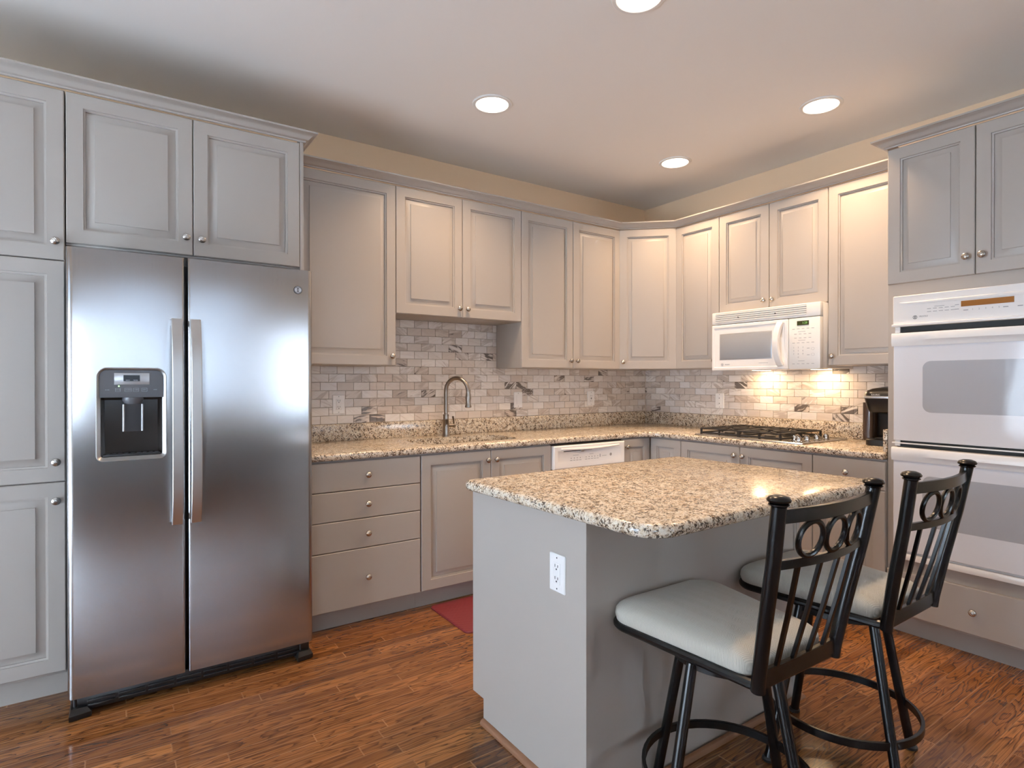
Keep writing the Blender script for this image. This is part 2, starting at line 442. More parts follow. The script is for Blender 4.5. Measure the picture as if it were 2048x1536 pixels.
def cabinet(name, label, loc, rz, w, h, d, fronts, toe=False, cat='cabinet', hollow=False, group=None):
    t_ = thing(name, label, cat, loc, rz, group)
    mb = MB(); z0 = 0.102 if toe else 0.0
    if hollow:      # open-topped carcass round the sink bowl
        mb.box((0.0005, 0, z0), (w-0.0005, d, 0.66)); mb.box((0.0005, 0, 0.655), (w-0.0005, 0.018, h))
        mb.box((0.0005, 0.018, 0.655), (0.0185, d, h)); mb.box((w-0.0185, 0.018, 0.655), (w-0.0005, d, h)); mb.box((0.0185, d-0.012, 0.655), (w-0.0185, d, h))
    else: mb.box((0.0005, 0, z0), (w-0.0005, d, h), 0.001)
    finish('body', mb, PAINT, t_)
    if toe:
        mb = MB(); mb.box((0.0005, 0.055, 0), (w-0.0005, 0.075, z0)); finish('toe_kick', mb, PAINT, t_)
    for f in fronts:
        kind, u0, v0, u1, v1, kp = f
        if v1 > h-0.005: v1 = h-0.005
        mb = MB(); door_panel(mb, u0+0.0018, v0+0.0018, u1-0.0018, v1-0.0018, raised=(kind == 'door'))
        p = finish(kind, mb, PAINT, t_)
        if kp: knob(p, *kp)
    return t_
KO, KU = 0.030, 0.055   # knob offsets from a door's edge and end

def sweep_crown(mb, path, close=(True, True)):
    """path of front-face points (x, y) with outward normals to the right of travel; mitred"""
    prof = [(0.0, 0.0), (0.008, 0.0), (0.010, 0.006), (0.016, 0.008), (0.022, 0.013), (0.030, 0.022), (0.040, 0.029), (0.046, 0.031),
            (0.049, 0.034), (0.055, 0.036), (0.055, 0.044), (0.0, 0.044)]
    P = [Vector(p) for p in path]; loops = []
    for i, p in enumerate(P):
        dirs = []
        if i > 0: dirs.append((p-P[i-1]).normalized())
        if i < len(P)-1: dirs.append((P[i+1]-p).normalized())
        ns = [Vector((q.y, -q.x)) for q in dirs]
        if len(ns) == 2: k = ns[0]+ns[1]; nn = k/k.dot(ns[0])
        else: nn = ns[0]
        loops.append([(p.x+nn.x*o, p.y+nn.y*o, z) for o, z in prof])
    mb.loft(loops)

# ------------------------------------------------------------------ room
def structure(name, mb, m): return tag(finish(name, mb, m, smooth=30), kind='structure')
mb = MB(); mb.box((XL-0.2, YF-0.2, -0.1), (XB+0.2, YW+0.2, 0)); structure('floor', mb, OAK)
mb = MB(); mb.box((XL-0.2, YF-0.2, ZC), (XB+0.2, YW+0.2, ZC+0.1)); structure('ceiling', mb, CEILM)
mb = MB(); mb.box((XL-0.2, YW, 0), (XB+0.2, YW+0.15, ZC)); structure('wall_back', mb, WALLM)
mb = MB(); mb.box((XB, YF-0.2, 0), (XB+0.15, YW, ZC)); structure('wall_right', mb, WALLM)
def wall_with_openings(name, a0, a1, ops, plane, axis, th=0.15):
    mb = MB(); outer = [(a0, 0), (a1, 0), (a1, ZC), (a0, ZC)]
    def W_(p, o): return (plane+o, p[0], p[1]) if axis == 'x' else (p[0], plane+o, p[1])
    xs = [a0]
    for (p0, q0, p1, q1) in ops: xs += [p0, p1]
    xs.append(a1)
    def seg(b0, b1, c0, c1):
        if axis == 'x': mb.box((plane-th, b0, c0), (plane, b1, c1))
        else: mb.box((b0, plane-th, c0), (b1, plane, c1))
    for i in range(0, len(xs), 2): seg(xs[i], xs[i+1], 0, ZC)
    for (p0, q0, p1, q1) in ops:
        if q0 > 0: seg(p0, p1, 0, q0)
        seg(p0, p1, q1, ZC)
    structure(name, mb, WALLM)
ops_l = [(0.35, 0.0, 2.55, 2.15)]
ops_f = [(-2.45, 0.75, -1.15, 2.2), (-0.80, 0.95, 1.30, 2.55), (2.65, 0.75, 3.65, 2.2)]
wall_with_openings('wall_left', YF-0.2, YW, ops_l, XL, 'x')
wall_with_openings('wall_front', XL, XB, ops_f, YF, 'y')
def opening(name, op, plane, axis, splits):
    p0, q0, p1, q1 = op
    mb = MB()
    def bx(a0, b0, a1, b1, d0=-0.12, d1=0.02):
        if axis == 'x': mb.box((plane+d0, a0, b0), (plane+d1, a1, b1), 0.004)
        else: mb.box((a0, plane+d0, b0), (a1, plane+d1, b1), 0.004)
    bx(p0-0.07, max(q0-0.07, 0), p0+0.05, q1+0.07); bx(p1-0.05, max(q0-0.07, 0), p1+0.07, q1+0.07)
    bx(p0-0.07, q1-0.05, p1+0.07, q1+0.07)
    bx(p0-0.07, max(q0-0.07, 0), p1+0.07, q0+0.05)
    for s_ in splits: bx(s_-0.04, q0, s_+0.04, q1, -0.10, -0.02)
    o = tag(finish(name, mb, WHITE2), kind='structure')
    mb = MB()
    if axis == 'x': mb.box((plane-0.066, p0, q0), (plane-0.060, p1, q1))
    else: mb.box((p0, plane-0.066, q0), (p1, plane-0.060, q1))
    finish('pane', mb, GLASSM, o)
opening('door_1', ops_l[0], XL, 'x', [1.45])
opening('added_window_1', ops_f[0], YF, 'y', [-1.8])  # added windows behind the camera, there only for light and reflections
opening('added_window_2', ops_f[1], YF, 'y', [0.25])
opening('added_window_3', ops_f[2], YF, 'y', [])
mb = MB(); mb.box((XB-0.014, YF, 0), (XB, 0.58, 0.11), 0.003); structure('baseboard_right', mb, WHITE2)
mb = MB(); mb.box((XL, YF, 0), (XB-0.014, YF+0.02, 0.67), 0.003)
for k in range(8): mb.box((XL+0.1+k*0.8, YF+0.02, 0.12), (XL+0.75+k*0.8, YF+0.026, 0.58), 0.002)
structure('added_wainscot', mb, mat('added_wainscot_paint', (118, 108, 100), 0.6))  # added wainscot, unseen, gives the refrigerator a dark band to reflect

# ------------------------------------------------------------------ backsplash tiles (real tiles standing in grout)
def tiles(name, label, spans, length_to, origin, axis, phase):
    """spans: (a0, a1, z0, z1) areas along the wall"""
    rng = random.Random(7 if axis == 'x' else 11)
    TW, TH, g = 0.1035, 0.0514, 0.0012
    mb = MB(); cols = []
    def P(a, z, o): return (a, YW-o, z) if axis == 'x' else (XB-o, a, z)
    for (a0, a1, z0, z1) in spans:
        mb.add([P(a0, z0, 0.004), P(a1, z0, 0.004), P(a1, z1, 0.004), P(a0, z1, 0.004)], [(0, 1, 2, 3)], 1); cols.append((0, 0, 0))
    nr = int((1.75-1.02)/TH)+2
    for r in range(nr):
        zb = 1.017+r*TH
        off = phase+(TW/2 if r % 2 else 0)
        k0 = int(math.floor((min(s[0] for s in spans)-off)/TW)); k1 = int(math.ceil((max(s[1] for s in spans)-off)/TW))
        for k in range(k0, k1):
            col = (rng.random(), rng.random(), rng.random())
            for (a0, a1, z0, z1) in spans:
                x0, x1 = max(a0, off+k*TW+g), min(a1, off+(k+1)*TW-g)
                y0, y1 = max(z0, zb+g), min(z1, zb+TH-g)
                if x1-x0 < 0.003 or y1-y0 < 0.003: continue
                b = 0.0012
                L0 = [P(x0, y0, 0.004), P(x1, y0, 0.004), P(x1, y1, 0.004), P(x0, y1, 0.004)]
                L1 = [P(x0, y0, 0.0068), P(x1, y0, 0.0068), P(x1, y1, 0.0068), P(x0, y1, 0.0068)]
                L2 = [P(x0+b, y0+b, 0.008), P(x1-b, y0+b, 0.008), P(x1-b, y1-b, 0.008), P(x0+b, y1-b, 0.008)]
                n0 = len(mb.f); mb.loft([L0, L1, L2], False, True); cols += [col]*(len(mb.f)-n0)
    me = bpy.data.meshes.new(name); me.from_pydata(mb.v, [], mb.f); me.materials.append(TILE); me.materials.append(GROUT)
    me.polygons.foreach_set('material_index', mb.fm)
    at2 = me.attributes.new('tile', 'FLOAT_COLOR', 'CORNER'); arr = []
    for p, c_ in zip(me.polygons, cols): arr += list((*c_, 1.0))*p.loop_total
    at2.data.foreach_set('color', arr)
    bm = bmesh.new(); bm.from_mesh(me)
    n = Vector((0, -1, 0)) if axis == 'x' else Vector((-1, 0, 0))
    for f in bm.faces:
        f.normal_update()
        if f.normal.dot(n) < -0.1: f.normal_flip()
    bm.to_mesh(me); bm.free()
    o = bpy.data.objects.new(name, me); COL.objects.link(o)
    tag(o, label, 'backsplash')
tiles('tile_backsplash', 'brick-laid marble mosaic backsplash on the wall behind the sink and faucet',
      [(0.80, 1.389, 1.017, 1.372), (1.389, 2.305, 1.017, 1.685), (2.305, XB-0.008, 1.017, 1.372)], None, 0, 'x', 1.033)
tiles('tile_backsplash', 'brick-laid marble mosaic backsplash lit warm behind the gas cooktop',
      [(1.392, 1.814, 1.017, 1.372), (1.814, 2.578, 1.017, 1.40), (2.578, YW-0.008, 1.017, 1.372)], None, 0, 'y', 2.048)

# ------------------------------------------------------------------ upper cabinets
ZT = 2.451
yu, xu = YW-0.305, XB-0.305
Z0 = 1.372; H = ZT-Z0
cabinet('wall_cabinet', 'beige-grey single-door wall cabinet beside the refrigerator', (0.790, yu, Z0), RA, 0.599, H, 0.303,
        [('door', 0, 0, 0.599, H, (0.599-KO, KU))])
h2 = ZT-1.685
cabinet('wall_cabinet', 'short two-door wall cabinet above the sink', (1.389, yu, 1.685), RA, 0.916, h2, 0.303,
        [('door', 0, 0, 0.455, h2, (0.455-KO, KU)), ('door', 0.455, 0, 0.916, h2, (0.455+KO, KU))])
cabinet('wall_cabinet', 'tall two-door wall cabinet between the sink cabinet and the diagonal corner', (2.305, yu, Z0), RA, 0.938, H, 0.303,
        [('door', 0, 0, 0.462, H, (0.462-KO, KU)), ('door', 0.462, 0, 0.938, H, (0.462+KO, KU))])
# diagonal corner unit
cA, cB = Vector((3.243, yu)), Vector((xu, 2.967))
dv = cB-cA; wd = dv.length; ad = math.atan2(dv.y, dv.x)
t_ = thing('corner_wall_cabinet', 'diagonal single-door corner wall cabinet', 'cabinet', (cA.x, cA.y, Z0), ad)
mb = MB()
Mi = Matrix.Rotation(-ad, 4, 'Z') @ Matrix.Translation((-cA.x, -cA.y, 0))
pl = [Mi @ Vector((q[0], q[1], 0)) for q in ((cA.x, cA.y), (cB.x, cB.y), (XB-0.002, 2.967), (XB-0.002, YW-0.002), (3.243, YW-0.002))]
mb.loft([[(q.x, q.y, z) for q in pl] for z in (0, H)]); finish('body', mb, PAINT, t_)
mb = MB(); door_panel(mb, 0.0085, 0.0015, wd-0.0085, H-0.0015); p = finish('door', mb, PAINT, t_); knob(p, 0.035, KU)
cabinet('wall_cabinet', 'narrow single-door wall cabinet just left of the microwave', (xu, 2.967, Z0), RB, 0.389, H, 0.303,
        [('door', 0, 0, 0.389, H, (0.389-KO, KU))])
h3 = ZT-1.756
cabinet('wall_cabinet', 'short two-door wall cabinet directly above the microwave', (xu, 2.578, 1.756), RB, 0.764, h3, 0.303,
        [('door', 0, 0, 0.382, h3, (0.382-KO, KU)), ('door', 0.382, 0, 0.764, h3, (0.382+KO, KU))])
cabinet('wall_cabinet', 'single-door wall cabinet between the microwave and the oven tower', (xu, 1.814, Z0), RB, 0.44, H, 0.303,
        [('door', 0, 0, 0.44, H, (KO, KU))])
# crowns
def crown(label, path, z):
    mb = MB(); sweep_crown(mb, path); o = finish('crown_molding', mb, PAINT); o.location.z = z
    tag(o, label, 'molding')
n45 = (Vector((dv.y, -dv.x))/wd)
yf, xf = yu-0.02, xu-0.02
dA = cA+n45*0.02; dB = cB+n45*0.02
kx = dA.x+(yf-dA.y)*dv.x/dv.y; ky = dA.y+(xf-dA.x)*dv.y/dv.x
crown('grey crown molding bending round the corner above the wall cabinets', [(0.8325, yf+0.002), (kx, yf+0.002), (xf+0.002, ky), (xf+0.002, 1.4215)], ZT)
YT = YW-0.61
crown('grey crown molding along the top of the pantry and refrigerator cabinets', [(-0.92, YT-0.018), (0.775, YT-0.018), (0.775, YW-0.003)], 2.4532)
XT = XB-0.61
crown('grey crown molding on top of the oven tower', [(XB-0.003, 1.365), (XT-0.018, 1.365), (XT-0.018, 0.565)], 2.4532)

# ------------------------------------------------------------------ pantry, refrigerator surround
zt = 2.453
cabinet('pantry_cabinet', 'tall pantry cabinet with stacked doors at the left edge', (-0.915, YT, 0), RA, 0.756, zt, 0.60,
        [('door', 0.30, 1.764, 0.756, zt, (0.756-KO, 1.837)), ('door', 0.30, 0.878, 0.756, 1.764, (0.756-KO, 0.959)),
         ('door', 0.30, 0.115, 0.756, 0.878, (0.756-KO, 0.805))], toe=True)
t_ = cabinet('refrigerator_cabinet', 'two-door cabinet over the stainless refrigerator', (-0.157, YT, 1.832), RA, 0.914, zt-1.832, 0.60,
        [('door', 0.0, 0.006, 0.452, zt-1.832, (0.452-0.028, 0.083)), ('door', 0.452, 0.006, 0.914, zt-1.832, (0.452+0.033, 0.08))])
mb = MB(); mb.box((0.9145, -0.018, -1.832), (0.932, 0.60, zt-1.832), 0.001); finish('side_panel', mb, PAINT, t_)

# ------------------------------------------------------------------ base cabinets
yb, xb = YW-0.61, XB-0.61
ZB = 0.874
def dr(u0, v0, u1, v1): return ('drawer', u0, v0, u1, v1, ((u0+u1)/2, (v0+v1)/2))
cabinet('base_cabinet', 'four-drawer base cabinet beside the refrigerator', (0.79, yb, 0), RA, 0.612, ZB, 0.605,
        [dr(0, 0.716, 0.612, 0.868), dr(0, 0.564, 0.612, 0.716), dr(0, 0.409, 0.612, 0.564), dr(0, 0.108, 0.612, 0.409)], toe=True)
cabinet('base_cabinet', 'two-door sink base cabinet', (1.402, yb, 0), RA, 0.924, ZB, 0.605,
        [('door', 0.004, 0.108, 0.462, 0.868, (0.462-KO, 0.81)), ('door', 0.462, 0.108, 0.920, 0.868, (0.462+KO, 0.81))], toe=True, hollow=True)
# dishwasher
t_ = thing('dishwasher', 'white dishwasher under the counter beside the sink cabinet', 'dishwasher', (2.328, yb, 0), RA)
w = 0.638
mb = MB(); mb.box((0.002, 0, 0.10), (w-0.002, 0.58, 0.868)); finish('body', mb, DGREY, t_)
mb = MB(); mb.box((0.002, -0.022, 0.11), (w-0.002, -0.001, 0.700), 0.004); finish('door', mb, WHITE, t_)
mb = MB()
o1 = [(0.002, 0.708), (w-0.002, 0.708), (w-0.002, 0.860), (0.002, 0.860)]
def ringp(d, y, dz=0): return [(q[0], y, q[1]+dz) for q in inset(o1, d)]
mb.loft([ringp(0, -0.001), ringp(0, -0.034), ringp(0.006, -0.040), ringp(0.030, -0.040), ringp(0.040, -0.034)], True, True)
cp = finish('control_panel', mb, WHITE, t_)
mb = MB(); mb.box((0.085, -0.0365, 0.819), (0.330, -0.0335, 0.829)); finish('vent_slot', mb, DARK, cp)
mb = MB(); pts = [(0.06+0.52*i/12, -0.036-0.008*sin(pi*i/12), 0.838-0.008*sin(pi*i/12)) for i in range(13)]
mb.tube(pts, 0.008, 8); finish('handle', mb, WHITE, cp)
mb = MB(); mb.box((0.225, -0.047, 0.812), (0.25, -0.034, 0.834), 0.004); finish('latch', mb, CHROME, cp)
for k in range(4): text('lettering', '•', 0.02, INKD, cp, (0.15+k*0.026, -0.0345, 0.772), (pi/2, 0, 0))
for k in range(5): text('lettering', '•', 0.02, INKD, cp, (0.28+k*0.026, -0.0345, 0.772), (pi/2, 0, 0))
mb = MB()
lrow = lambda bars, y0, y1, m_, par: [finish('printed_legend', (lambda q: (q.box((a, y0, c), (b, y1, d)), q)[1])(MB()), m_, par, smooth=0) for a, b, c, d in bars]
for k in range(4): mb.box((0.141+k*0.026, -0.0348, 0.757), (0.159+k*0.026, -0.0342, 0.760))
finish('printed_legend', mb, INK, cp); mb = MB()
lrow([(0.165, 0.215, 0.790, 0.7925), (0.31, 0.345, 0.790, 0.7925)], -0.0348, -0.0342, INK, cp)
for k in range(5): mb.box((0.271+k*0.026, -0.0348, 0.757), (0.289+k*0.026, -0.0342, 0.760))
finish('printed_legend', mb, INK, cp); mb = MB()
mb.box((0.425, -0.0348, 0.770), (0.465, -0.0342, 0.7725)); finish('printed_legend', mb, INK, cp); mb = MB(); mb.box((0.403, -0.0348, 0.765), (0.409, -0.0342, 0.785))
finish('printed_legend', mb, INK, cp)
def monogram(parent, loc, r, m, rz=0.0, face=None):
    """round badge with the intertwined script letters"""
    mb = MB()
    mb.tube([(loc[0]+r*cos(2*pi*i/24), loc[1], loc[2]+r*sin(2*pi*i/24)) for i in range(24)], r*0.09, 6, closed=True)
    if face: mb2 = MB(); mb2.lathe([(r, -0.001), (r, 0.0012), (0.001, 0.0014)], (loc[0], loc[1]+0.0012, loc[2]), '-y', 24); finish('badge_disc', mb2, face, parent)
    for sx in (-1, 1):     # swirls
        pts = [(loc[0]+sx*(0.34*r+0.25*r*cos(a)), loc[1], loc[2]+0.36*r+0.30*r*sin(a)) for a in [2*pi*i/14 for i in range(11)]]
        mb.tube(pts, r*0.07, 5)
        pts = [(loc[0]+sx*(0.34*r+0.27*r*cos(a)), loc[1], loc[2]-0.36*r-0.30*r*sin(a)) for a in [2*pi*i/14 for i in range(11)]]
        mb.tube(pts, r*0.07, 5)
    mb.tube([(loc[0], loc[1], loc[2]+0.7*r), (loc[0]-0.08*r, loc[1], loc[2]), (loc[0], loc[1], loc[2]-0.7*r)], r*0.08, 5)
    finish('logo', mb, m, parent)
monogram(cp, (0.505, -0.0345, 0.776), 0.0085, INKD)
mb = MB(); mb.box((0.002, 0.05, 0), (w-0.002, 0.07, 0.10)); finish('toe_kick', mb, WHITE, t_)
# corner base (folding door, one leaf on each run)
t_ = thing('corner_base_cabinet', 'corner base cabinet with two narrow doors meeting at the inside corner', 'cabinet', (2.968, yb, 0), RA)
mb = MB()
cx0 = 2.968
L_ = [(2.9685-cx0, 0), (3.263-cx0, 0), (3.263-cx0, 2.6655-yb), (XB-0.003-cx0, 2.6655-yb), (XB-0.003-cx0, YW-0.003-yb), (2.9685-cx0, YW-0.003-yb)]
mb.loft([[(p[0], p[1], z) for p in L_] for z in (0.102, ZB)]); finish('body', mb, PAINT, t_)
mb = MB(); L2_ = [(0, 0.06), (0.355, 0.06), (0.355, 2.666-yb), (0.375, 2.666-yb), (0.375, 0.08), (0, 0.08)]
mb.loft([[(p[0], p[1], z) for p in L2_] for z in (0.0, 0.102)]); finish('toe_kick', mb, PAINT, t_)
mb = MB(); door_panel(mb, 0.0015, 0.1095, 0.270, 0.8665); p = finish('door', mb, PAINT, t_); knob(p, 0.026, 0.815)
mb = MB(); mb.M = Matrix.Translation((0.295, 0, 0)) @ Matrix.Rotation(-pi/2, 4, 'Z')
door_panel(mb, 0.025, 0.1095, 0.296, 0.8665); finish('door', mb, PAINT, t_)
cabinet('base_cabinet', 'two-door base cabinet under the gas cooktop', (xb, 2.665, 0), RB, 0.922, ZB, 0.605,
        [('door', 0.0, 0.108, 0.461, 0.868, (0.461-KO, 0.81)), ('door', 0.461, 0.108, 0.922, 0.868, (0.461+KO, 0.81))], toe=True)
cabinet('base_cabinet', 'drawer-over-door base cabinet against the oven tower', (xb, 1.743, 0), RB, 0.376, ZB, 0.605,
        [dr(0, 0.716, 0.376, 0.868), ('door', 0, 0.108, 0.376, 0.716, (KO, 0.655))], toe=True)

# ------------------------------------------------------------------ worktop, sink, faucet
GY, GX = YW-0.648, XB-0.648
WZ0, WZ1 = 0.8765, 0.914
t_ = thing('granite_countertop', 'L-shaped speckled granite countertop along the two walls', 'countertop', (0, 0, 0))
out = round_poly([(0.792, GY), (GX, GY), (GX, 1.369), (XB-0.002, 1.369), (XB-0.002, YW-0.002), (0.792, YW-0.002)], [0.0, 0.13, 0, 0, 0, 0], 10)
hole = rrect(1.475, 3.03, 2.150, 3.360, 0.085, 8)
mb = MB(); slab(mb, out, WZ0, WZ1, [hole], 0.013); finish('slab', mb, GRAN, t_)
mb = MB()
mb.box((0.79, YW-0.022, WZ1), (XB-0.022, YW-0.001, 1.0165), 0.002)
mb.box((XB-0.022, 1.388, WZ1), (XB-0.001, YW-0.001, 1.0165), 0.002)
mb.box((GX+0.035, 1.367, WZ1), (XB-0.022, 1.387, 1.030), 0.002)
finish('curb', mb, GRAN, t_)
# sink
t_ = thing('kitchen_sink', 'stainless undermount sink set into the granite countertop', 'sink', (1.8125, 3.195, 0))
mb = MB()
def hl(d, z): return [(p[0]-1.8125, p[1]-3.195, z) for p in inset(rrect(1.475, 3.03, 2.150, 3.360, 0.085, 8), d)]
mb.loft([hl(-0.02, 0.8755), hl(0.004, 0.8755), hl(0.010, 0.86), hl(0.022, 0.70), hl(0.05, 0.675)], False, True)
finish('basin', mb, STEELC, t_)
mb = MB(); mb.lathe([(0.042, 0.6755), (0.042, 0.679), (0.03, 0.679), (0.026, 0.676)], (0, 0.05, 0), 'z', 20); finish('drain', mb, CHROME, t_)
# faucet
t_ = thing('faucet', 'tall brushed nickel pull-down faucet behind the sink', 'faucet', (1.818, 3.43, WZ1))
mb = MB()
mb.lathe([(0.027, 0), (0.027, 0.004), (0.0245, 0.008), (0.0245, 0.014), (0.0235, 0.018), (0.0225, 0.06), (0.0205, 0.108), (0.0215, 0.110), (0.0215, 0.114),
          (0.0190, 0.116), (0.0185, 0.138), (0.0200, 0.140), (0.0200, 0.146), (0.0135, 0.148)], (0, 0, 0), 'z', 24)
finish('base', mb, FAUCETM, t_)
sd = Vector((0.58, -0.815, 0)); sd.normalize()     # spout swings out over the bowl
mb = MB(); pts = [(0, 0, 0.14), (0, 0, 0.30)]
Rr = 0.080
for i in range(1, 15):
    a = pi-(pi*0.94)*i/14
    k = Rr+Rr*cos(a); pts.append((sd.x*k, sd.y*k, 0.300+Rr*1.08*sin(a)))
e = Vector(pts[-1]); pts.append(tuple(e+Vector((sd.x*0.004, sd.y*0.004, -0.012))))
mb.tube(pts, 0.0130, 14); finish('spout', mb, FAUCETM, t_)
mb = MB(); e = Vector(pts[-1])
mb.lathe([(0.0138, 0.006), (0.0150, 0.003), (0.0150, -0.004), (0.0140, -0.008), (0.0170, -0.030), (0.0195, -0.050), (0.0160, -0.070), (0.0172, -0.088),
          (0.0215, -0.104), (0.0215, -0.108), (0.0185, -0.111), (0.001, -0.111)], tuple(e), 'z', 20)
finish('spray_head', mb, FAUCETM, t_)
mb = MB(); mb.tube([(0.015, 0.0, 0.072), (0.055, 0.0, 0.072)], 0.012, 14); mb.tube([(0.055, 0, 0.072), (0.070, 0, 0.072)], [0.014, 0.012], 14)
mb.tube([(0.064, 0.0, 0.06), (0.058, -0.004, 0.09), (0.046, -0.012, 0.132)], [0.0045, 0.0048, 0.0070], 10)
finish('handle', mb, FAUCETM, t_)

# ------------------------------------------------------------------ cooktop
CX, CY = 3.245, 2.555        # front-left corner
t_ = thing('gas_cooktop', 'stainless gas cooktop with black iron grates under the microwave', 'cooktop', (CX, CY, WZ1), RB)
cw, cdp = 0.755, 0.525
mb = MB(); o1 = rrect(0, 0, cw, cdp, 0.012, 4)
mb.loft([[(p[0], p[1], z) for p in rri(0, 0, cw, cdp, 0.012, d, 4)] for d, z in ((0, 0.0003), (0, 0.006), (0.004, 0.010), (0.014, 0.0105), (0.022, 0.007))])
finish('steel_top', mb, STEELC, t_)
def grate(u0, u1):
    mb = MB(); zt_ = 0.048; y0, y1 = 0.035, cdp-0.035
    def bar(a, b, r=0.0055): mb.tube([a, b], r, rx=0.0045, up=(0, 0, 1))
    for zz in (0.020,):
        bar((u0, y0, zz), (u1, y0, zz)); bar((u0, y1, zz), (u1, y1, zz)); bar((u0, y0, zz), (u0, y1, zz)); bar((u1, y0, zz), (u1, y1, zz))
    bar((u0, y0, zt_), (u1, y0, zt_), 0.004); bar((u0, y1, zt_), (u1, y1, zt_), 0.004)
    bar((u0, (y0+y1)/2, zt_), (u1, (y0+y1)/2, zt_))
    um = (u0+u1)/2
    bar((u0, y0, zt_), (u0, y1, zt_), 0.004); bar((u1, y0, zt_), (u1, y1, zt_), 0.004)
    for yc in (y0+(y1-y0)*0.25, y0+(y1-y0)*0.75):
        for k in range(8):
            a = pi/4*k+pi/8*0
            ca_, sa_ = cos(a), sin(a)
            R1 = min((u1-u0)/2/max(abs(ca_), 1e-3), (y1-y0)/4/max(abs(sa_), 1e-3))
            mb.tube([(um+ca_*0.028, yc+sa_*0.028, zt_), (um+ca_*R1, yc+sa_*R1, zt_)], 0.0055, rx=0.004, up=(0, 0, 1))
    for uu_ in (u0, um, u1):
        for yy in (y0, (y0+y1)/2, y1):
            mb.tube([(uu_, yy, 0.0102), (uu_, yy, zt_)], 0.006, rx=0.006, up=(1, 0, 0))
    finish('grate', mb, IRON, t_)
grate(0.035, 0.315); grate(0.325, 0.600)
for u_ in (0.175, 0.4625):
    for y_ in (0.035+0.455*0.25, 0.035+0.455*0.75):
        mb = MB(); mb.lathe([(0.048, 0.0075), (0.045, 0.014), (0.034, 0.016), (0.034, 0.022), (0.030, 0.026), (0.001, 0.0265)], (u_, y_, 0), 'z', 20)
        finish('burner', mb, IRON, t_)
for (u_, y_) in ((0.690, 0.075), (0.690, 0.165), (0.690, 0.275), (0.690, 0.385), (0.640, 0.120)):
    mb = MB(); mb.lathe([(0.021, 0.0085), (0.021, 0.012), (0.017, 0.014), (0.0165, 0.032), (0.014, 0.036), (0.001, 0.0365)], (u_, y_, 0), 'z', 18)
    mb.box((u_-0.003, y_-0.015, 0.034), (u_+0.003, y_+0.015, 0.042), 0.001)
    finish('control_knob', mb, CHROME, t_)

# ------------------------------------------------------------------ microwave
t_ = thing('microwave', 'white over-the-range microwave with vent grille under the wall cabinet', 'microwave', (XB-0.40, 2.576, 1.352), RB)
mw, mh = 0.760, 0.402
mb = MB(); mb.box((0.002, 0.030, 0.004), (mw-0.002, 0.388, mh), 0.003); finish('body', mb, WHITE, t_)
mb = MB(); mb.box((0.0, -0.006, 0.318), (mw, 0.029, mh), 0.006)
for k in range(5):
    zc_ = 0.335+k*0.0125
    mb.box((0.03, -0.0105, zc_-0.0032), (mw-0.085, -0.004, zc_+0.0032), 0.002)
g_ = finish('vent_grille', mb, WHITE2, t_)
mb = MB()
for k in range(5): mb.box((0.03, -0.0068, 0.3395+k*0.0125), (mw-0.085, -0.0062, 0.3435+k*0.0125))
finish('louver_gap', mb, mat('louver_grey', (176, 174, 170), 0.6), g_)
mb = MB()
for u_ in (0.21, 0.475): mb.lathe([(0.004, 0), (0.004, 0.0128), (0.001, 0.013)], (u_, 0, 0.357), '-y', 10)
finish('screw', mb, DGREY, g_)
dw_ = 0.560
mb = MB(); do = [(0.0, 0.0), (dw_, 0.0), (dw_, 0.314), (0.0, 0.314)]
do = rrect(0, 0, dw_, 0.314, 0.008, 3)
def L(d, y): return [(p[0], y, p[1]) for p in rri(0, 0, dw_, 0.314, 0.008, d, 3)]
mb.loft([L(0, 0.029), L(0, -0.004), L(0.005, -0.010), L(0.020, -0.010), L(0.024, -0.0065)], True, True)
d_ = finish('door', mb, WHITE, t_)
mb = MB(); mb.box((0.070, -0.0085, 0.078), (0.445, -0.0060, 0.245), 0.001); finish('window', mb, MWIN, d_)
mb = MB(); mb.box((0.064, -0.0072, 0.072), (0.451, -0.0055, 0.251), 0.0005); finish('window_frame', mb, SILVERP, d_)
mb = MB(); pts = [(0.512-0.012*sin(pi*i/16), -0.010-0.036*sin(pi*i/16)**0.6, 0.030+0.262*i/16) for i in range(17)]
mb.tube(pts, 0.013, 12, rx=0.019, up=(0, 1, 0)); finish('handle', mb, WHITE, d_)
monogram(d_, (0.085, -0.0072, 0.040), 0.009, INK)
text('lettering', 'PROFILE', 0.010, INK, d_, (0.125, -0.0067, 0.040), (pi/2, 0, 0))
mb = MB(); mb.box((0.36, -0.0069, 0.0445), (0.425, -0.0064, 0.0465)); finish('printed_legend', mb, INK, d_)
mb = MB(); mb.box((dw_+0.003, -0.009, 0.0), (mw, 0.029, 0.314), 0.006); c_ = finish('control_panel', mb, WHITE2, t_)
mb = MB(); mb.box((0.618, -0.0105, 0.268), (0.692, -0.0085, 0.295)); s_ = finish('display', mb, SCREENG, c_)
text('digits', '1:28', 0.019, GREEND, c_, (0.667, -0.0108, 0.2815), (pi/2, 0, 0), 0.0002)
for row_, zz in enumerate((0.246, 0.214, 0.190, 0.160, 0.032)):
    o_ = 0.012 if row_ in (1, 2) else 0
    mb = MB()
    for k in range(4 if row_ in (1, 2) else 5): mb.box((0.588+k*0.030+o_, -0.0095, zz), (0.604+k*0.030+o_, -0.0087, zz+0.0025))
    finish('printed_legend', mb, INK, c_)
lrow([(0.625, 0.670, 0.229, 0.231), (0.625, 0.670, 0.175, 0.177), (0.625, 0.665, 0.050, 0.052), (0.680, 0.696, 0.125, 0.128), (0.680, 0.696, 0.085, 0.088)], -0.0095, -0.0087, INK, c_)
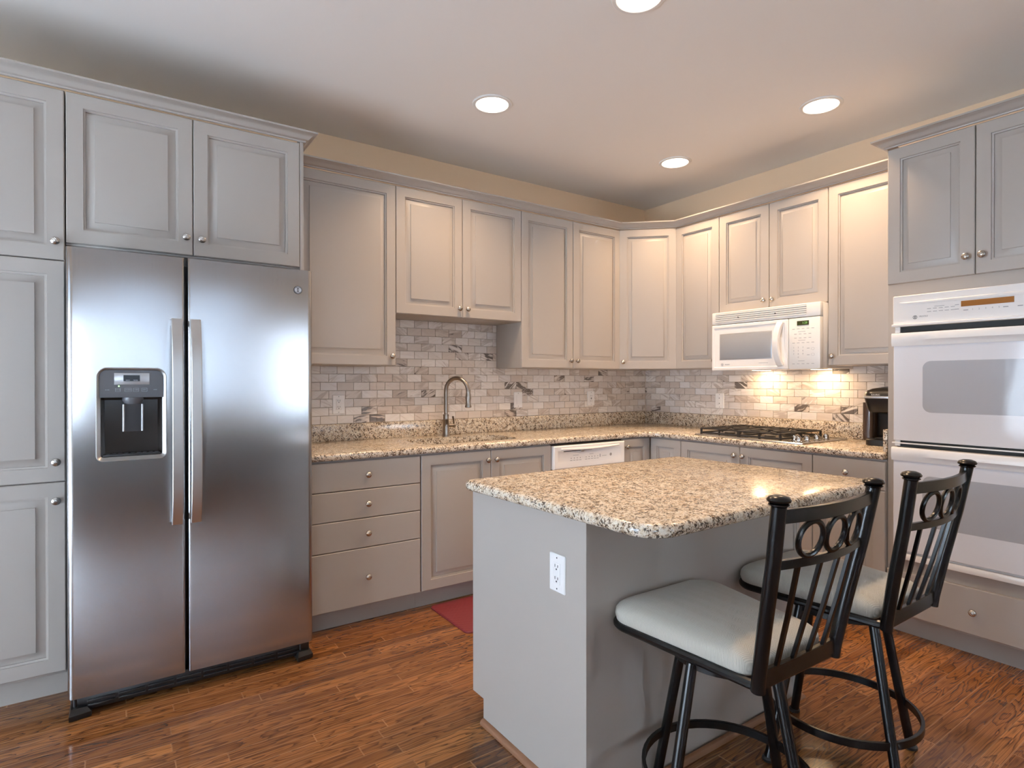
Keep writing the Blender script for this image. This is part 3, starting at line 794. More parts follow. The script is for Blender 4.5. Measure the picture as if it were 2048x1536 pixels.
for zz in (0.088, 0.122):
    mb = MB(); mb.tube([(0.716+0.011*cos(a), -0.0088, zz+0.007*sin(a)) for a in [2*pi*i/16 for i in range(16)]], 0.0006, 5, closed=True)
    finish('button_outline', mb, INK, c_)
for i, ch in enumerate('123456789'):
    text('lettering', ch, 0.013, INK, c_, (0.597+(i % 3)*0.029, -0.0092, 0.133-(i//3)*0.020), (pi/2, 0, 0), 0.0003)
text('lettering', '0', 0.013, INK, c_, (0.626, -0.0092, 0.073), (pi/2, 0, 0), 0.0003)
for u_ in (0.14, 0.56):
    mb = MB(); mb.box((u_, 0.255, 0.001), (u_+0.10, 0.325, 0.0038)); finish('lamp', mb, HLENS, t_, label='glowing cooktop lamp lens')
mb = MB(); mb.box((0.07, 0.06, 0.001), (0.34, 0.22, 0.0038)); mb.box((0.42, 0.06, 0.001), (0.69, 0.22, 0.0038)); finish('grease_filter', mb, STEEL2, t_)
for u_ in (0.19, 0.61):
    area('hood_lamp', (XB-0.40+0.29, 2.576-u_, 1.349), (0, 0, 0), 0.09, 0.06, HOOD_W, (1.0, 0.66, 0.36))

# ------------------------------------------------------------------ oven tower and double oven
oh = 0.80
TW_ = 0.800
cabinet('oven_tower_cabinet', 'tall grey cabinet tower housing the white double oven', (XT, 1.365, 0), RB, TW_, 2.453, 0.607,
        [('door', 0.003, 1.765, 0.369, 2.451, (0.369-KO, 1.765+0.085)), ('door', 0.369, 1.765, 0.735, 2.451, (0.369+KO, 1.765+0.085)),
         ('drawer', 0.003, 0.113, 0.735, 0.330, (0.369, 0.222))], toe=True)
t_ = thing('double_wall_oven', 'white built-in double wall oven in the tall cabinet', 'oven', (XT-0.001, 1.330, 0), RB)
ow = 0.700
mb = MB(); mb.box((0.01, -0.004, 0.40), (ow-0.01, -0.0005, 1.70)); finish('body', mb, DARK, t_)
# control panel
mb = MB(); o1 = rrect(0, 1.552, ow, 1.702, 0.006, 3)
def L(d, y, dz=0): return [(p[0], y, p[1]+dz) for p in rri(0, 1.552, ow, 1.702, 0.006, d, 3)]
mb.loft([L(0, -0.002), L(0, -0.028), L(0.004, -0.033), L(0.016, -0.033)], True, True)
mb.box((-0.002, -0.044, 1.548), (ow+0.002, -0.002, 1.562), 0.004)
c_ = finish('control_panel', mb, WHITE, t_)
mb = MB(); mb.loft([[(0.03, -0.0335, 1.667), (ow, -0.0335, 1.667), (ow, -0.0335, 1.668), (0.03, -0.0335, 1.668)],
                    [(0.06, -0.039, 1.658), (ow, -0.039, 1.652), (ow, -0.039, 1.664), (0.06, -0.039, 1.664)]]); finish('brow', mb, WHITE, c_)
mb = MB(); mb.box((0.286, -0.0348, 1.622), (0.478, -0.0328, 1.648)); finish('display', mb, AMBER, c_)
mb = MB()
for k in range(5):
    mb.box((0.150+k*0.024, -0.0340, 1.611), (0.167+k*0.024, -0.0331, 1.6135)); mb.box((0.150+k*0.024, -0.0340, 1.625), (0.166+k*0.024, -0.0331, 1.6275))
mb.box((0.18, -0.0340, 1.6345), (0.22, -0.0331, 1.6365))
finish('printed_legend', mb, INK, c_); mb = MB()
for k in range(2): mb.box((0.262, -0.0340, 1.611+k*0.02), (0.278, -0.0331, 1.614+k*0.02))
finish('printed_legend', mb, INK, c_)
for u_ in (0.295, 0.44, 0.49, 0.53):
    mb = MB(); mb.box((u_, -0.0340, 1.603), (u_+0.018, -0.0331, 1.607)); finish('printed_legend', mb, INK, c_)
finish('printed_legend', mb, INK, c_)
for i, ch in enumerate('12345'): text('lettering', ch, 0.011, INK, c_, (0.330+i*0.024, -0.0336, 1.606), (pi/2, 0, 0), 0.0003)
monogram(c_, (0.099, -0.0338, 1.590), 0.0085, INKD)
text('lettering', 'PROFILE', 0.010, INK, c_, (0.135, -0.0336, 1.592), (pi/2, 0, 0), 0.0003)
def oven_door(zb, zt_, wz0, wz1):
    mb = MB(); o1 = rrect(0.004, zb, ow-0.004, zt_-0.06, 0.004, 3)
    def L(d, y): return [(p[0], y, p[1]) for p in rri(0.004, zb, ow-0.004, zt_-0.06, 0.004, d, 3)]
    mb.loft([L(0, -0.006), L(0, -0.030), L(0.003, -0.033), L(0.006, -0.033)], True, True)
    d_ = finish('door', mb, OGLASS, t_)
    mb = MB(); wr = rrect(0.132, wz0, ow-0.132, wz1, 0.035, 8)
    mb.loft([[(p[0], y, p[1]) for p in wr] for y in (-0.0325, -0.0336)]); finish('window', mb, OWIN, d_)
    # handle rail: a deep shelf bowed outwards in the middle
    mb = MB(); n = 16; loops = []
    for i in range(n+1):
        s_ = i/n; u_ = -0.001+(ow+0.002)*s_; b_ = 0.012*sin(pi*s_)
        loops.append([(u_, -0.006, zt_-0.068), (u_, -0.040, zt_-0.068), (u_, -0.043, zt_-0.060), (u_, -0.046, zt_-0.050), (u_, -0.046-b_, zt_-0.040),
                      (u_, -0.046-b_, zt_-0.012), (u_, -0.042-b_, zt_-0.004), (u_, -0.020, zt_-0.002), (u_, -0.006, zt_-0.004)])
    mb.loft(loops); finish('handle', mb, WHITE, d_)
    return d_
oven_door(0.984, 1.520, 1.127, 1.375)
oven_door(0.436, 0.953, 0.575, 0.820)
for za, zb_ in ((1.522, 1.548), (0.955, 0.968), (0.974, 0.984)):
    mb = MB(); mb.box((0.0285, -0.012, za), (ow-0.0285, -0.004, zb_)); finish('vent_gap', mb, DARK, t_)
mb = MB()
for za, zb_ in ((1.520, 1.548), (0.955, 0.984)):
    mb.box((0.006, -0.020, za), (0.028, -0.004, zb_)); mb.box((ow-0.028, -0.020, za), (ow-0.006, -0.004, zb_))
mb.box((-0.004, -0.030, 0.9675), (ow+0.004, -0.004, 0.9735), 0.001)
finish('trim', mb, WHITE, t_)
mb = MB(); mb.box((0.0, -0.030, 0.393), (ow, -0.003, 0.424), 0.003); mb.box((0.03, -0.010, 0.424), (ow-0.03, -0.004, 0.436))
finish('bottom_trim', mb, WHITE, t_)

# ------------------------------------------------------------------ refrigerator
FY = YW-0.85
t_ = thing('refrigerator', 'stainless side-by-side refrigerator with ice and water dispenser', 'refrigerator', (-0.146, FY, 0), RA)
fwid = 0.902; sx0, sx1 = 0.387, 0.398
zb0, zt0 = 0.085, 1.785
mb = MB(); mb.box((0.006, 0.075, 0.03), (fwid-0.006, 0.80, 1.765), 0.004); finish('body', mb, DGREY, t_)
def fdoor(x0, x1, rl, rr_, hole=None):
    mb = MB()
    prof = [(x0, 0.068)] + ([(x0+rl-rl*cos(rad(a)), rl-rl*sin(rad(a))) for a in (0, 18, 36, 54, 72, 90)]) \
         + ([(x1-rr_+rr_*sin(rad(a)), rr_-rr_*cos(rad(a))) for a in (0, 18, 36, 54, 72, 90)]) + [(x1, 0.068)]
    b = 0.004
    n = len(prof); i0 = 6; i1 = 7     # flat front between prof[6] and prof[7]
    lo = [(p[0], p[1], zb0) for p in prof]; hi = [(p[0], p[1], zt0) for p in prof]
    vs = lo+hi; fs = []
    for i in range(n):
        j = (i+1) % n
        if i == i0: continue
        fs.append((i, j, n+j, n+i))
    fs += [tuple(range(n-1, -1, -1)), tuple(n+i for i in range(n))]
    mb.add(vs, fs)
    outer = [(prof[i0][0], zb0), (prof[i1][0], zb0), (prof[i1][0], zt0), (prof[i0][0], zt0)]
    mb2 = MB(); mb2.poly(outer, 0, [hole] if hole else [])
    mb.add([(p[0], 0.0, p[1]) for p in mb2.v], mb2.f)
    if hole:
        mb.loft([[(p[0], y, p[1]) for p in h] for y, h in ((0.0, hole), (0.066, hole))], False, False)
    return mb
DX = 0.146     # local shift
ho = rrect(-0.056+DX, 0.972, 0.176+DX, 1.326, (0.022, 0.022, 0.030, 0.030), 6)
ho = [(p[0], p[1]+(0.018*sin(pi*(p[0]-0.09)/0.232) if p[1] > 1.3 else 0)) for p in ho]
# a slightly arched top edge
top = [p for p in ho if p[1] > 1.325]
fz = finish('freezer_door', fdoor(0.0, sx0, 0.022, 0.010, ho), STEEL, t_, smooth=40)
fr = finish('fridge_door', fdoor(sx1, fwid, 0.010, 0.022), STEEL, t_, smooth=40)
def fhandle(parent, xc):
    mb = MB(); n = 22; z0_, z1_ = 0.705, 1.530
    pts = [(xc, -0.022-0.040*(1-abs(2*i/n-1)**4), z0_+(z1_-z0_)*i/n) for i in range(n+1)]
    mb.tube(pts, 0.009, rx=0.019, up=(0, 1, 0))
    for z_ in (z0_+0.012, z1_-0.012): mb.box((xc-0.015, -0.030, z_-0.012), (xc+0.015, 0.0005, z_+0.012), 0.003)
    finish('handle', mb, STEEL2, parent)
fhandle(fz, 0.214+DX-0.003); fhandle(fr, 0.278+DX)
# dispenser
mb = MB(); hi_ = inset(ho, 0.014)
mb.loft([[(p[0], y, p[1]) for p in L] for y, L in ((-0.0008, inset(ho, -0.001)), (-0.0012, inset(ho, 0.002)), (0.012, hi_))], False, False)
dp = finish('dispenser', mb, STEEL2, fz, label='ice and water dispenser bezel')
# niche
mb = MB(); ni = rrect(-0.041+DX, 0.986, 0.161+DX, 1.218, (0.012, 0.012, 0.001, 0.001), 3)
mb.loft([[(p[0], y, p[1]) for p in L] for y, L in ((0.013, ni), (0.064, rri(-0.041+DX, 0.986, 0.161+DX, 1.218, (0.012, 0.012, 0.001, 0.001), 0.012, 3)))], False, True)
finish('recess', mb, mat('dispenser_recess', (52, 48, 46), 0.15), dp)
mb = MB(); pn = [p for p in inset(ho, 0.010) if p[1] > 1.2]
pn = [(-0.0455+DX, 1.217), (0.1655+DX, 1.217)] + pn
mb.loft([[(p[0], y, p[1]) for p in pn] for y in (0.0125, 0.006)]); cpn = finish('control_panel', mb, GREYP, dp)
mb = MB(); mb.box((0.002+DX, 0.0052, 1.267), (0.118+DX, 0.0062, 1.312), 0.0003); finish('button_plate', mb, SILVERP, dp)
mb = MB(); mb.box((0.032+DX, 0.0042, 1.280), (0.086+DX, 0.0052, 1.304)); finish('display', mb, SCREEN, dp)
mb = MB()
for u_, wd_ in ((0.006, 0.016), (0.036, 0.022), (0.064, 0.018), (0.092, 0.018)):
    for (a, b) in (((u_, 1.240), (u_+wd_, 1.240)), ((u_+wd_, 1.240), (u_+wd_, 1.253)), ((u_+wd_, 1.253), (u_, 1.253)), ((u_, 1.253), (u_, 1.240))):
        mb.tube([(a[0]+DX, 0.0056, a[1]), (b[0]+DX, 0.0056, b[1])], 0.0004, 4)
for zz in (1.281, 1.298):
    for u_ in (0.016, 0.101): mb.box((u_-0.003+DX, 0.0045, zz), (u_+0.003+DX, 0.0051, zz+0.0012))
finish('button_outline', mb, INKW, dp)
for u_, wd_ in ((-0.020, 'DOOR'), (0.014, 'WATER'), (0.047, 'CRUSHED'), (0.073, 'CUBED'), (0.101, 'LIGHT'), (0.138, 'LOCK')):
    text('lettering', wd_, 0.0046, INKW, dp, (u_+DX, 0.0056, 1.2465), (pi/2, 0, 0), 0.0002)
text('lettering', 'FRIDGE', 0.004, INKW, dp, (0.046+DX, 0.0040, 1.284), (pi/2, 0, 0), 0.0002)
text('lettering', 'FREEZER', 0.004, INKW, dp, (0.072+DX, 0.0040, 1.284), (pi/2, 0, 0), 0.0002)
mb = MB(); mb.lathe([(0.0028, 0), (0.0028, 0.001), (0.0005, 0.0014)], (0.017+DX, 0.0058, 1.261), '-y', 10); finish('indicator', mb, GREENL, dp)
mb = MB(); mb.lathe([(0.036, 1.2165), (0.036, 1.205), (0.030, 1.194), (0.028, 1.19)], (0.063+DX, 0.034, 0), 'z', 20)
finish('chute', mb, GREYP, dp)
mb = MB(); mb.loft([[(0.030+DX, 0.016, 1.192), (0.096+DX, 0.016, 1.192), (0.096+DX, 0.030, 1.192), (0.030+DX, 0.030, 1.192)],
                    [(0.030+DX, 0.026, 1.082), (0.096+DX, 0.026, 1.082), (0.096+DX, 0.036, 1.082), (0.030+DX, 0.036, 1.082)]])
pd = finish('paddle', mb, DGREY, dp)
mb = MB()
for u_ in (0.032, 0.094): mb.tube([(u_+DX, 0.015, 1.19), (u_+DX, 0.025, 1.083)], 0.004, 8)
finish('paddle_rail', mb, SILVERP, dp)
mb = MB(); mb.box((-0.036+DX, 0.013, 0.9875), (0.156+DX, 0.052, 0.994), 0.002)
for k in range(9): mb.box((-0.026+k*0.0205+DX, 0.018, 0.9945), (-0.014+k*0.0205+DX, 0.044, 0.9965))
finish('drip_tray', mb, DGREY, dp)
monogram(fr, (0.690+DX, -0.0025, 1.693), 0.0165, INKD, face=SILVERP)
# base grille and feet
mb = MB(); mb.box((0.012, 0.030, 0.022), (fwid-0.012, 0.070, 0.083), 0.003)
for k in range(8):
    for zz in (0.038, 0.056): mb.box((0.06+k*0.099, 0.024, zz-0.004), (0.06+k*0.099+0.088, 0.032, zz+0.004), 0.001)
finish('base_grille', mb, BLACKP, t_)
for u_ in (0.028, fwid-0.045):
    mb = MB(); mb.loft([[(u_-0.024+0.0, 0.000, 0.004), (u_+0.045, 0.012, 0.004), (u_+0.045, 0.09, 0.004), (u_-0.024, 0.09, 0.004)],
                        [(u_-0.024, -0.004, 0.024), (u_+0.045, 0.008, 0.024), (u_+0.045, 0.09, 0.03), (u_-0.024, 0.09, 0.03)],
                        [(u_-0.018, 0.008, 0.045), (u_+0.030, 0.02, 0.040), (u_+0.030, 0.09, 0.045), (u_-0.018, 0.09, 0.045)]])
    mb.lathe([(0.016, 0.0), (0.016, 0.022)], (u_+0.005, 0.05, 0), 'z', 14)
    mb.lathe([(0.006, 0.04), (0.006, 0.0845)], (u_-0.006, 0.03, 0), 'z', 10)
    finish('foot', mb, BLACKP, t_)

# ------------------------------------------------------------------ island
t_ = thing('kitchen_island', 'grey kitchen island base with overhanging granite top and two stools', 'island', (1.14, 1.28, 0))
IW, ID = 1.145, 0.65
mb = MB(); mb.box((0.021, 0.009, 0.10), (IW-0.021, ID-0.001, 0.8755)); mb.box((0.021, 0.009, 0.0), (IW-0.021, ID-0.075, 0.10)); finish('body', mb, PAINT, t_)
def endpanel(x0, x1):
    mb = MB(); pp = [(0, 0), (ID-0.076, 0), (ID-0.076, 0.09), (ID, 0.09), (ID, 0.8755), (0, 0.8755)]
    mb.loft([[(x, p[0], p[1]) for p in pp] for x in (x0, x1)]); return finish('end_panel', mb, PAINT, t_)
endpanel(0, 0.020); endpanel(IW-0.020, IW)
mb = MB(); mb.box((0.0205, 0.003, 0.0), (0.032, 0.0088, 0.8755)); mb.box((IW-0.032, 0.003, 0.0), (IW-0.0205, 0.0088, 0.8755)); finish('corner_strip', mb, PAINT, t_)
for k in range(2):
    a = 0.022+k*0.5505; b = a+0.5505
    mb = MB(); mb.M = Matrix.Translation((IW, ID, 0)) @ Matrix.Rotation(pi, 4, 'Z'); door_panel(mb, a+0.0015, 0.722, b-0.0015, 0.866, raised=False)
    p = finish('drawer', mb, PAINT, t_)
    mb = MB(); mb.M = Matrix.Translation((IW, ID, 0)) @ Matrix.Rotation(pi, 4, 'Z'); door_panel(mb, a+0.0015, 0.105, b-0.0015, 0.719)
    p = finish('door', mb, PAINT, t_)
mb = MB()
def quarter(path):
    P = [Vector(p) for p in path]; loops = []
    prof = [(0, 0), (0.017, 0), (0.0165, 0.006), (0.014, 0.012), (0.009, 0.017), (0, 0.019)]
    for i, p in enumerate(P):
        ds = []
        if i > 0: ds.append((p-P[i-1]).normalized())
        if i < len(P)-1: ds.append((P[i+1]-p).normalized())
        ns = [Vector((q.y, -q.x)) for q in ds]
        nn = ns[0] if len(ns) == 1 else (ns[0]+ns[1])/(ns[0]+ns[1]).dot(ns[0])
        loops.append([(p.x+nn.x*o, p.y+nn.y*o, z) for o, z in prof])
    mb.loft(loops)
quarter([(-0.0005, ID-0.078), (-0.0005, -0.0005), (IW+0.0005, -0.0005), (IW+0.0005, ID-0.078)])
finish('shoe_molding', mb, SHOE, t_, label='brown wood quarter-round shoe molding')
t_ = thing('island_countertop', 'thick speckled granite island top with rounded corners', 'countertop', (0, 0, 0))
mb = MB(); slab(mb, round_poly([(1.098, 0.985), (2.335, 0.985), (2.268, 1.892), (1.066, 1.885)], [0.095, 0.095, 0.035, 0.035], 10), WZ0, WZ1, [], 0.0165)
finish('slab', mb, GRAN, t_)

# ------------------------------------------------------------------ outlets and switches
def plate(name, label, cat, loc, rz, w=0.076, h=0.118, kind='duplex', m=PLATE):
    t_ = thing(name, label, cat, loc, rz)
    mb = MB(); o1 = rrect(-w/2, -h/2, w/2, h/2, 0.004, 3)
    mb.loft([[(p[0], y, p[1]) for p in inset(o1, d)] for d, y in ((0, 0), (0, -0.003), (0.003, -0.0055))])
    finish('plate', mb, m, t_)
    mb = MB(); mb.box((-0.0165, -0.0072, -0.033), (0.0165, -0.005, 0.033), 0.0008)
    if kind == 'switch':
        finish('rocker', mb, m, t_)
    else: finish('receptacle', mb, m, t_)
    mb = MB()
    if kind == 'duplex':
        for zz in (-0.019, 0.019):
            mb.box((-0.0078, -0.0078, zz), (-0.0055, -0.0070, zz+0.009)); mb.box((0.0055, -0.0078, zz), (0.0078, -0.0070, zz+0.008))
            mb.lathe([(0.0028, 0.0070), (0.0028, 0.0078), (0.0005, 0.0078)], (0, 0, zz-0.006), '-y', 10)
    elif kind == 'gfci':
        for zz in (-0.024, 0.018):
            mb.box((-0.0078, -0.0078, zz), (-0.0055, -0.0070, zz+0.007)); mb.box((0.0055, -0.0078, zz), (0.0078, -0.0070, zz+0.007))
        mb.box((-0.006, -0.0082, -0.006), (0.006, -0.0070, -0.001)); mb.box((-0.006, -0.0082, 0.002), (0.006, -0.0070, 0.007))
    elif kind == 'old':
        for zz in (-0.020, 0.020): mb.lathe([(0.0035, 0.0070), (0.0035, 0.0078), (0.0005, 0.0078)], (0, 0, zz), '-y', 10)
    for zz in (-0.048, 0.048): mb.lathe([(0.0025, 0.0052), (0.0025, 0.0060), (0.0005, 0.0061)], (0, 0, zz), '-y', 8)
    finish('slot' if kind != 'switch' else 'screw', mb, DGREY, t_)
WA, WB_ = YW-0.0082, XB-0.0082
plate('electrical_outlet', 'white duplex outlet on the tile nearest the refrigerator', 'outlet', (1.145, WA, 1.137), RA)
plate('light_switch', 'white rocker switch on the tile right of the faucet', 'switch', (2.496, WA, 1.141), RA, kind='switch')
plate('electrical_outlet', 'white outlet with black test buttons on the tile near the corner', 'outlet', (3.224, WA, 1.139), RA, kind='gfci')
plate('electrical_outlet', 'white outlet on the warm-lit tile left of the cooktop', 'outlet', (WB_, 2.799, 1.128), RB, kind='old')
plate('electrical_outlet', 'white duplex outlet on the end panel of the island', 'outlet', (1.1398, 1.410, 0.682), RB, kind='duplex')

# ------------------------------------------------------------------ red mat
mb = MB(); o1 = rrect(1.468, 2.545, 2.45, 2.972, 0.03, 6)
mb.loft([[(p[0], p[1], z) for p in inset(o1, d)] for d, z in ((0, 0.0003), (0, 0.006), (0.004, 0.011), (0.012, 0.012))])
tag(finish('floor_mat', mb, MATR), 'dark red rubber mat on the floor in front of the sink cabinet', 'mat')

# ------------------------------------------------------------------ coffee maker
t_ = thing('coffee_maker', 'black single-cup coffee maker standing beside the oven tower', 'coffee maker', (3.53, 1.605, WZ1), RB)
kw, kd = 0.19, 0.29
mb = MB(); o1 = rrect(0, 0, kw, kd, (0.04, 0.04, 0.03, 0.03), 6)
mb.loft([[(p[0], p[1], z) for p in inset(o1, d)] for d, z in ((0.003, 0.0005), (0, 0.004), (0, 0.032), (0.006, 0.036))]); finish('base', mb, BLACKP, t_)
mb = MB(); mb.box((0.012, 0.13, 0.034), (kw, kd, 0.21), 0.02); finish('column', mb, BLACKP, t_)
mb = MB(); mb.box((0.05, 0.02, 0.036), (kw-0.05, 0.12, 0.046), 0.008); finish('drip_tray', mb, DGREY, t_)
mb = MB()
h0 = rrect(-0.004, -0.030, kw+0.004, kd, (0.06, 0.06, 0.03, 0.03), 8)
mb.loft([[(p[0], p[1], z) for p in rri(-0.004, -0.030, kw+0.004, kd, (0.06, 0.06, 0.03, 0.03), d, 8)] for d, z in ((0.040, 0.186), (0.026, 0.192), (0.014, 0.215), (0.006, 0.25), (0.002, 0.268))])
finish('brew_head', mb, BLACKP, t_)
mb = MB(); mb.loft([[(p[0], p[1], 0.268+z+0.050*max(0, p[1]+0.03)) for p in rri(-0.004, -0.030, kw+0.004, kd, (0.06, 0.06, 0.03, 0.03), d, 8)] for d, z in ((0.003, -0.002), (-0.004, 0.002), (-0.004, 0.010), (0.003, 0.013))]); finish('silver_band', mb, SILVERP, t_)
mb = MB()
mb.loft([[(p[0], p[1], 0.280+0.16*max(0, p[1]+0.03)*max(0, 1-2.0*max(0, p[1]+0.03)) + z) for p in rri(-0.004, -0.030, kw+0.004, kd, (0.06, 0.06, 0.03, 0.03), d, 8)] for d, z in ((0.003, -0.003), (0.004, 0.010), (0.016, 0.024), (0.04, 0.034), (0.07, 0.038))])
ld = finish('lid', mb, BLACKP, t_)
text('lettering', 'KEURIG', 0.013, INKW, ld, (kw*0.42, -0.0345, 0.288), (pi/2, 0, 0), 0.001)
mb = MB(); mb.loft([[(p[0], p[1], z) for p in rrect(-0.050, 0.09, 0.008, 0.27, 0.02, 5)] for z in (0.02, 0.24)]); finish('water_reservoir', mb, SMOKE, t_)

# ------------------------------------------------------------------ stools
def make_stool():
    r_ = thing('counter_stool', None, 'stool', (0, 0, 0), 0, 'black swivel counter stools at the island')
    zf = 0.550          # seat frame height
    # legs: splayed round tubes with a foot ring
    RT_, RB2 = 0.149, 0.262
    for k in range(4):
        a = rad(90*k)+BASE_OFF
        mb = MB(); u = Vector((cos(a), sin(a), 0))
        mb.tube([tuple(u*(RB2)+Vector((0, 0, 0.012))), tuple(u*RT_+Vector((0, 0, 0.520)))], 0.0150, 14)
        lg = finish('leg', mb, BLACKM, r_)
        mb = MB(); mb.lathe([(0.017, 0.0), (0.020, 0.003), (0.020, 0.010), (0.0155, 0.016)], tuple(u*(RB2+0.002)), 'z', 16); finish('foot_glide', mb, BLACKP, lg)
    mb = MB(); zr = 0.172; rr_ = RB2+(RT_-RB2)*(zr-0.012)/0.508+0.004
    mb.tube([(rr_*cos(2*pi*i/48), rr_*sin(2*pi*i/48), zr) for i in range(48)], 0.0125, rx=0.0055, up=(0, 0, 1), closed=True); finish('foot_ring', mb, BLACKM, r_)
    mb = MB()
    mb.tube([(RT_*cos(2*pi*i/40), RT_*sin(2*pi*i/40), 0.516) for i in range(40)], 0.010, rx=0.004, up=(0, 0, 1), closed=True)
    for k in range(2):
        a = pi*k/2+BASE_OFF; mb.tube([(-RT_*cos(a), -RT_*sin(a), 0.520), (RT_*cos(a), RT_*sin(a), 0.520)], 0.004, rx=0.018, up=(0, 0, 1))
    mb.lathe([(0.09, 0.522), (0.09, 0.526), (0.06, 0.528), (0.06, 0.534), (0.10, 0.536), (0.10, 0.540)], (0, 0, 0), 'z', 24)
    finish('swivel_plate', mb, BLACKM, r_)
    # seat frame (front towards +y), back posts at y = yb_
    yb_ = -0.205; hwb = 0.165; hwf = 0.224; yfr = 0.275; sk = 0.025
    ol = round_poly([(-hwb, yb_), (hwb, yb_), (hwf+sk, yfr), (-hwf+sk, yfr)], [0.02, 0.02, 0.06, 0.06], 8)
    mb = MB(); mb.tube([(p[0], p[1], zf) for p in ol], 0.0125, 10, closed=True)
    mb.box((-0.16, -0.02, zf-0.006), (0.16, 0.02, zf+0.004)); mb.box((-0.02, -0.19, zf-0.006), (0.02, 0.22, zf+0.004))
    finish('seat_frame', mb, BLACKM, r_)
    # cushion
    oc = round_poly([(-hwb-0.002, yb_+0.022), (hwb+0.002, yb_+0.022), (hwf+0.008+sk, yfr+0.013), (-hwf-0.008+sk, yfr+0.013)], [0.035, 0.035, 0.075, 0.075], 10)
    mb = MB(); loops = []
    cen = Vector((0, 0.05))
    for s_, z in ((0.95, zf+0.004), (0.985, zf+0.012), (1.0, zf+0.026), (0.992, zf+0.040), (0.965, zf+0.050), (0.92, zf+0.058), (0.84, zf+0.066), (0.70, zf+0.074), (0.5, zf+0.080), (0.3, zf+0.083), (0.12, zf+0.084)):
        loops.append([(cen.x+(p[0]-cen.x)*s_, cen.y+(p[1]-cen.y)*s_, z) for p in oc])
    mb.loft(loops); finish('seat_cushion', mb, FAB, r_, smooth=60, label='sage ribbed fabric seat cushion')
    # back posts, leaning back and outwards
    zb_, ztp = 0.553, 1.003
    lb = [Vector((-hwb-0.002, yb_-0.004, zb_)), Vector((hwb+0.002, yb_-0.004, zb_))]
    lt = [Vector((-0.211, yb_-0.085, ztp)), Vector((0.211, yb_-0.085, ztp))]
    def on(i, s_): return lb[i]+(lt[i]-lb[i])*s_
    for i in range(2):
        mb = MB(); b1 = on(i, 0)+Vector((0, 0.0, -0.012))
        pts = [b1, on(i, 0.05), on(i, 0.35), on(i, 0.7)+Vector((0, -0.003, 0)), on(i, 1.0)]
        mb.tube([tuple(p) for p in pts], 0.0170, 16)
        po = finish('back_post', mb, BLACKM, r_)
        mb = MB(); mb.lathe([(0.017, -0.002), (0.022, 0.001), (0.0225, 0.004), (0.019, 0.006), (0.025, 0.009), (0.0262, 0.013), (0.022, 0.019), (0.012, 0.023), (0.001, 0.024)], tuple(on(i, 1.0)), 'z', 20)
        finish('post_cap', mb, BLACKM, po)
    def rail(s_, bow, hz, name, n=14):
        a, b = on(0, s_), on(1, s_); mb = MB()
        pts = [tuple(a+(b-a)*(i/n)+Vector((0, -bow*sin(pi*i/n), 0))) for i in range(n+1)]
        mb.tube(pts, hz, rx=0.0065, up=(0, 0, 1)); finish(name, mb, BLACKM, r_); return pts
    bow = 0.028
    rail(0.94, bow, 0.0160, 'top_rail'); rail(0.680, bow, 0.0105, 'middle_rail'); rail(0.045, 0.004, 0.019, 'bottom_rail')
    zc_ = (on(0, 0.94).z-0.0160+on(0, 0.680).z+0.0105)/2; rr2 = (on(0, 0.94).z-0.0160-on(0, 0.680).z-0.0105)/2
    sm = 0.82
    a, b = on(0, sm), on(1, sm); Wd = (b-a).length
    ring_r = rr2-0.003
    for k in (-1, 0, 1):
        tt = 0.5+k*(2*ring_r+0.010)/Wd
        c_ = a+(b-a)*tt+Vector((0, -bow*sin(pi*tt), 0)); c_.z = zc_
        tx = Vector((1, -bow*pi*cos(pi*tt)/Wd, 0)).normalized(); tz = Vector((0, -0.18, 1)).normalized()
        mb = MB(); mb.tube([tuple(c_+tx*ring_r*0.97*cos(2*pi*i/32)+tz*ring_r*sin(2*pi*i/32)) for i in range(32)], 0.0068, 10, closed=True)
        finish('back_ring', mb, BLACKM, r_)
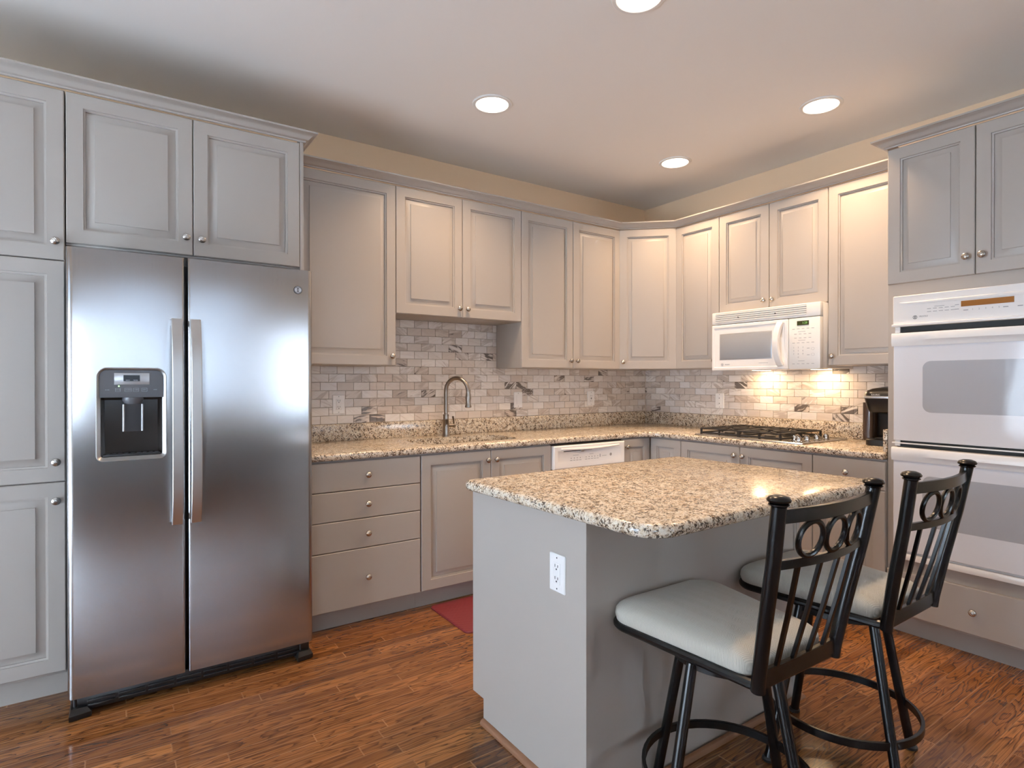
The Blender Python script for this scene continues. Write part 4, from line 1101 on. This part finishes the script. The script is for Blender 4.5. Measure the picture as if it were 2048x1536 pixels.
    for k in range(4):
        tt = 0.5+(k-1.5)*0.2
        a0 = on(0, 0.06)+(on(1, 0.06)-on(0, 0.06))*tt
        a1 = on(0, 0.68)+(on(1, 0.68)-on(0, 0.68))*tt+Vector((0, -bow*sin(pi*tt), 0))
        mb = MB(); mid_ = (a0+a1)/2+Vector((0, -0.002, 0)); mb.tube([tuple(a0), tuple(mid_), tuple(a1)], 0.0062, rx=0.0050, up=(1, 0, 0)); finish('back_slat', mb, BLACKM, r_)
    return r_
BASE_OFF = rad(0.0)
def place_stool(x, y, rz_seat, label, proto=None):
    r_ = make_stool() if proto is None else copy_tree(proto)
    r_.location = (x, y, 0); r_.rotation_euler = (0, 0, rz_seat); r_['label'] = label
    return r_
st = place_stool(1.432, 1.013, rad(-1.2), 'nearer black metal swivel stool, its whole cushion and back in view at the island corner')
st2 = place_stool(2.052, 1.003, rad(0.5), 'farther black metal swivel stool, nearer the ovens and partly hidden by the first', st)
# the four-leg base swivels apart from the seat: turn the far stool's base a little
for o in st2.children:
    if o.name.split('.')[0] in ('leg', 'foot_ring', 'swivel_plate'): o.rotation_euler = (0, 0, rad(-28))

# ------------------------------------------------------------------ recessed lights
def can(x, y, label, hidden=False):
    t_ = thing('recessed_light', label, 'ceiling light', (x, y, ZC), 0, 'recessed ceiling lights')
    mb = MB(); mb.lathe([(0.108, -0.0003), (0.108, -0.004), (0.104, -0.0075), (0.090, -0.0085), (0.087, -0.006), (0.087, -0.0006)], (0, 0, 0), 'z', 40)
    finish('trim_ring', mb, WHITE2, t_)
    mb = MB(); mb.lathe([(0.0875, -0.0008), (0.086, -0.0045), (0.05, -0.006), (0.001, -0.0065)], (0, 0, 0), 'z', 32); finish('lens', mb, LENS, t_, label='glowing white lens')
    l = bpy.data.lights.new('downlight', 'AREA'); l.shape = 'DISK'; l.size = 0.14; l.energy = CAN_W; l.color = WARM; l.spread = rad(126)
    o = bpy.data.objects.new('downlight', l); COL.objects.link(o); o.location = (x, y, ZC-0.012)
    return t_
can(1.70, 2.67, 'round recessed light in front of the sink wall cabinets')
can(3.19, 2.67, 'smallest round recessed light near the room corner')
can(3.19, 1.67, 'round recessed light in front of the oven tower')
can(1.70, 1.60, 'largest round recessed light, cut by the top edge of the photo')
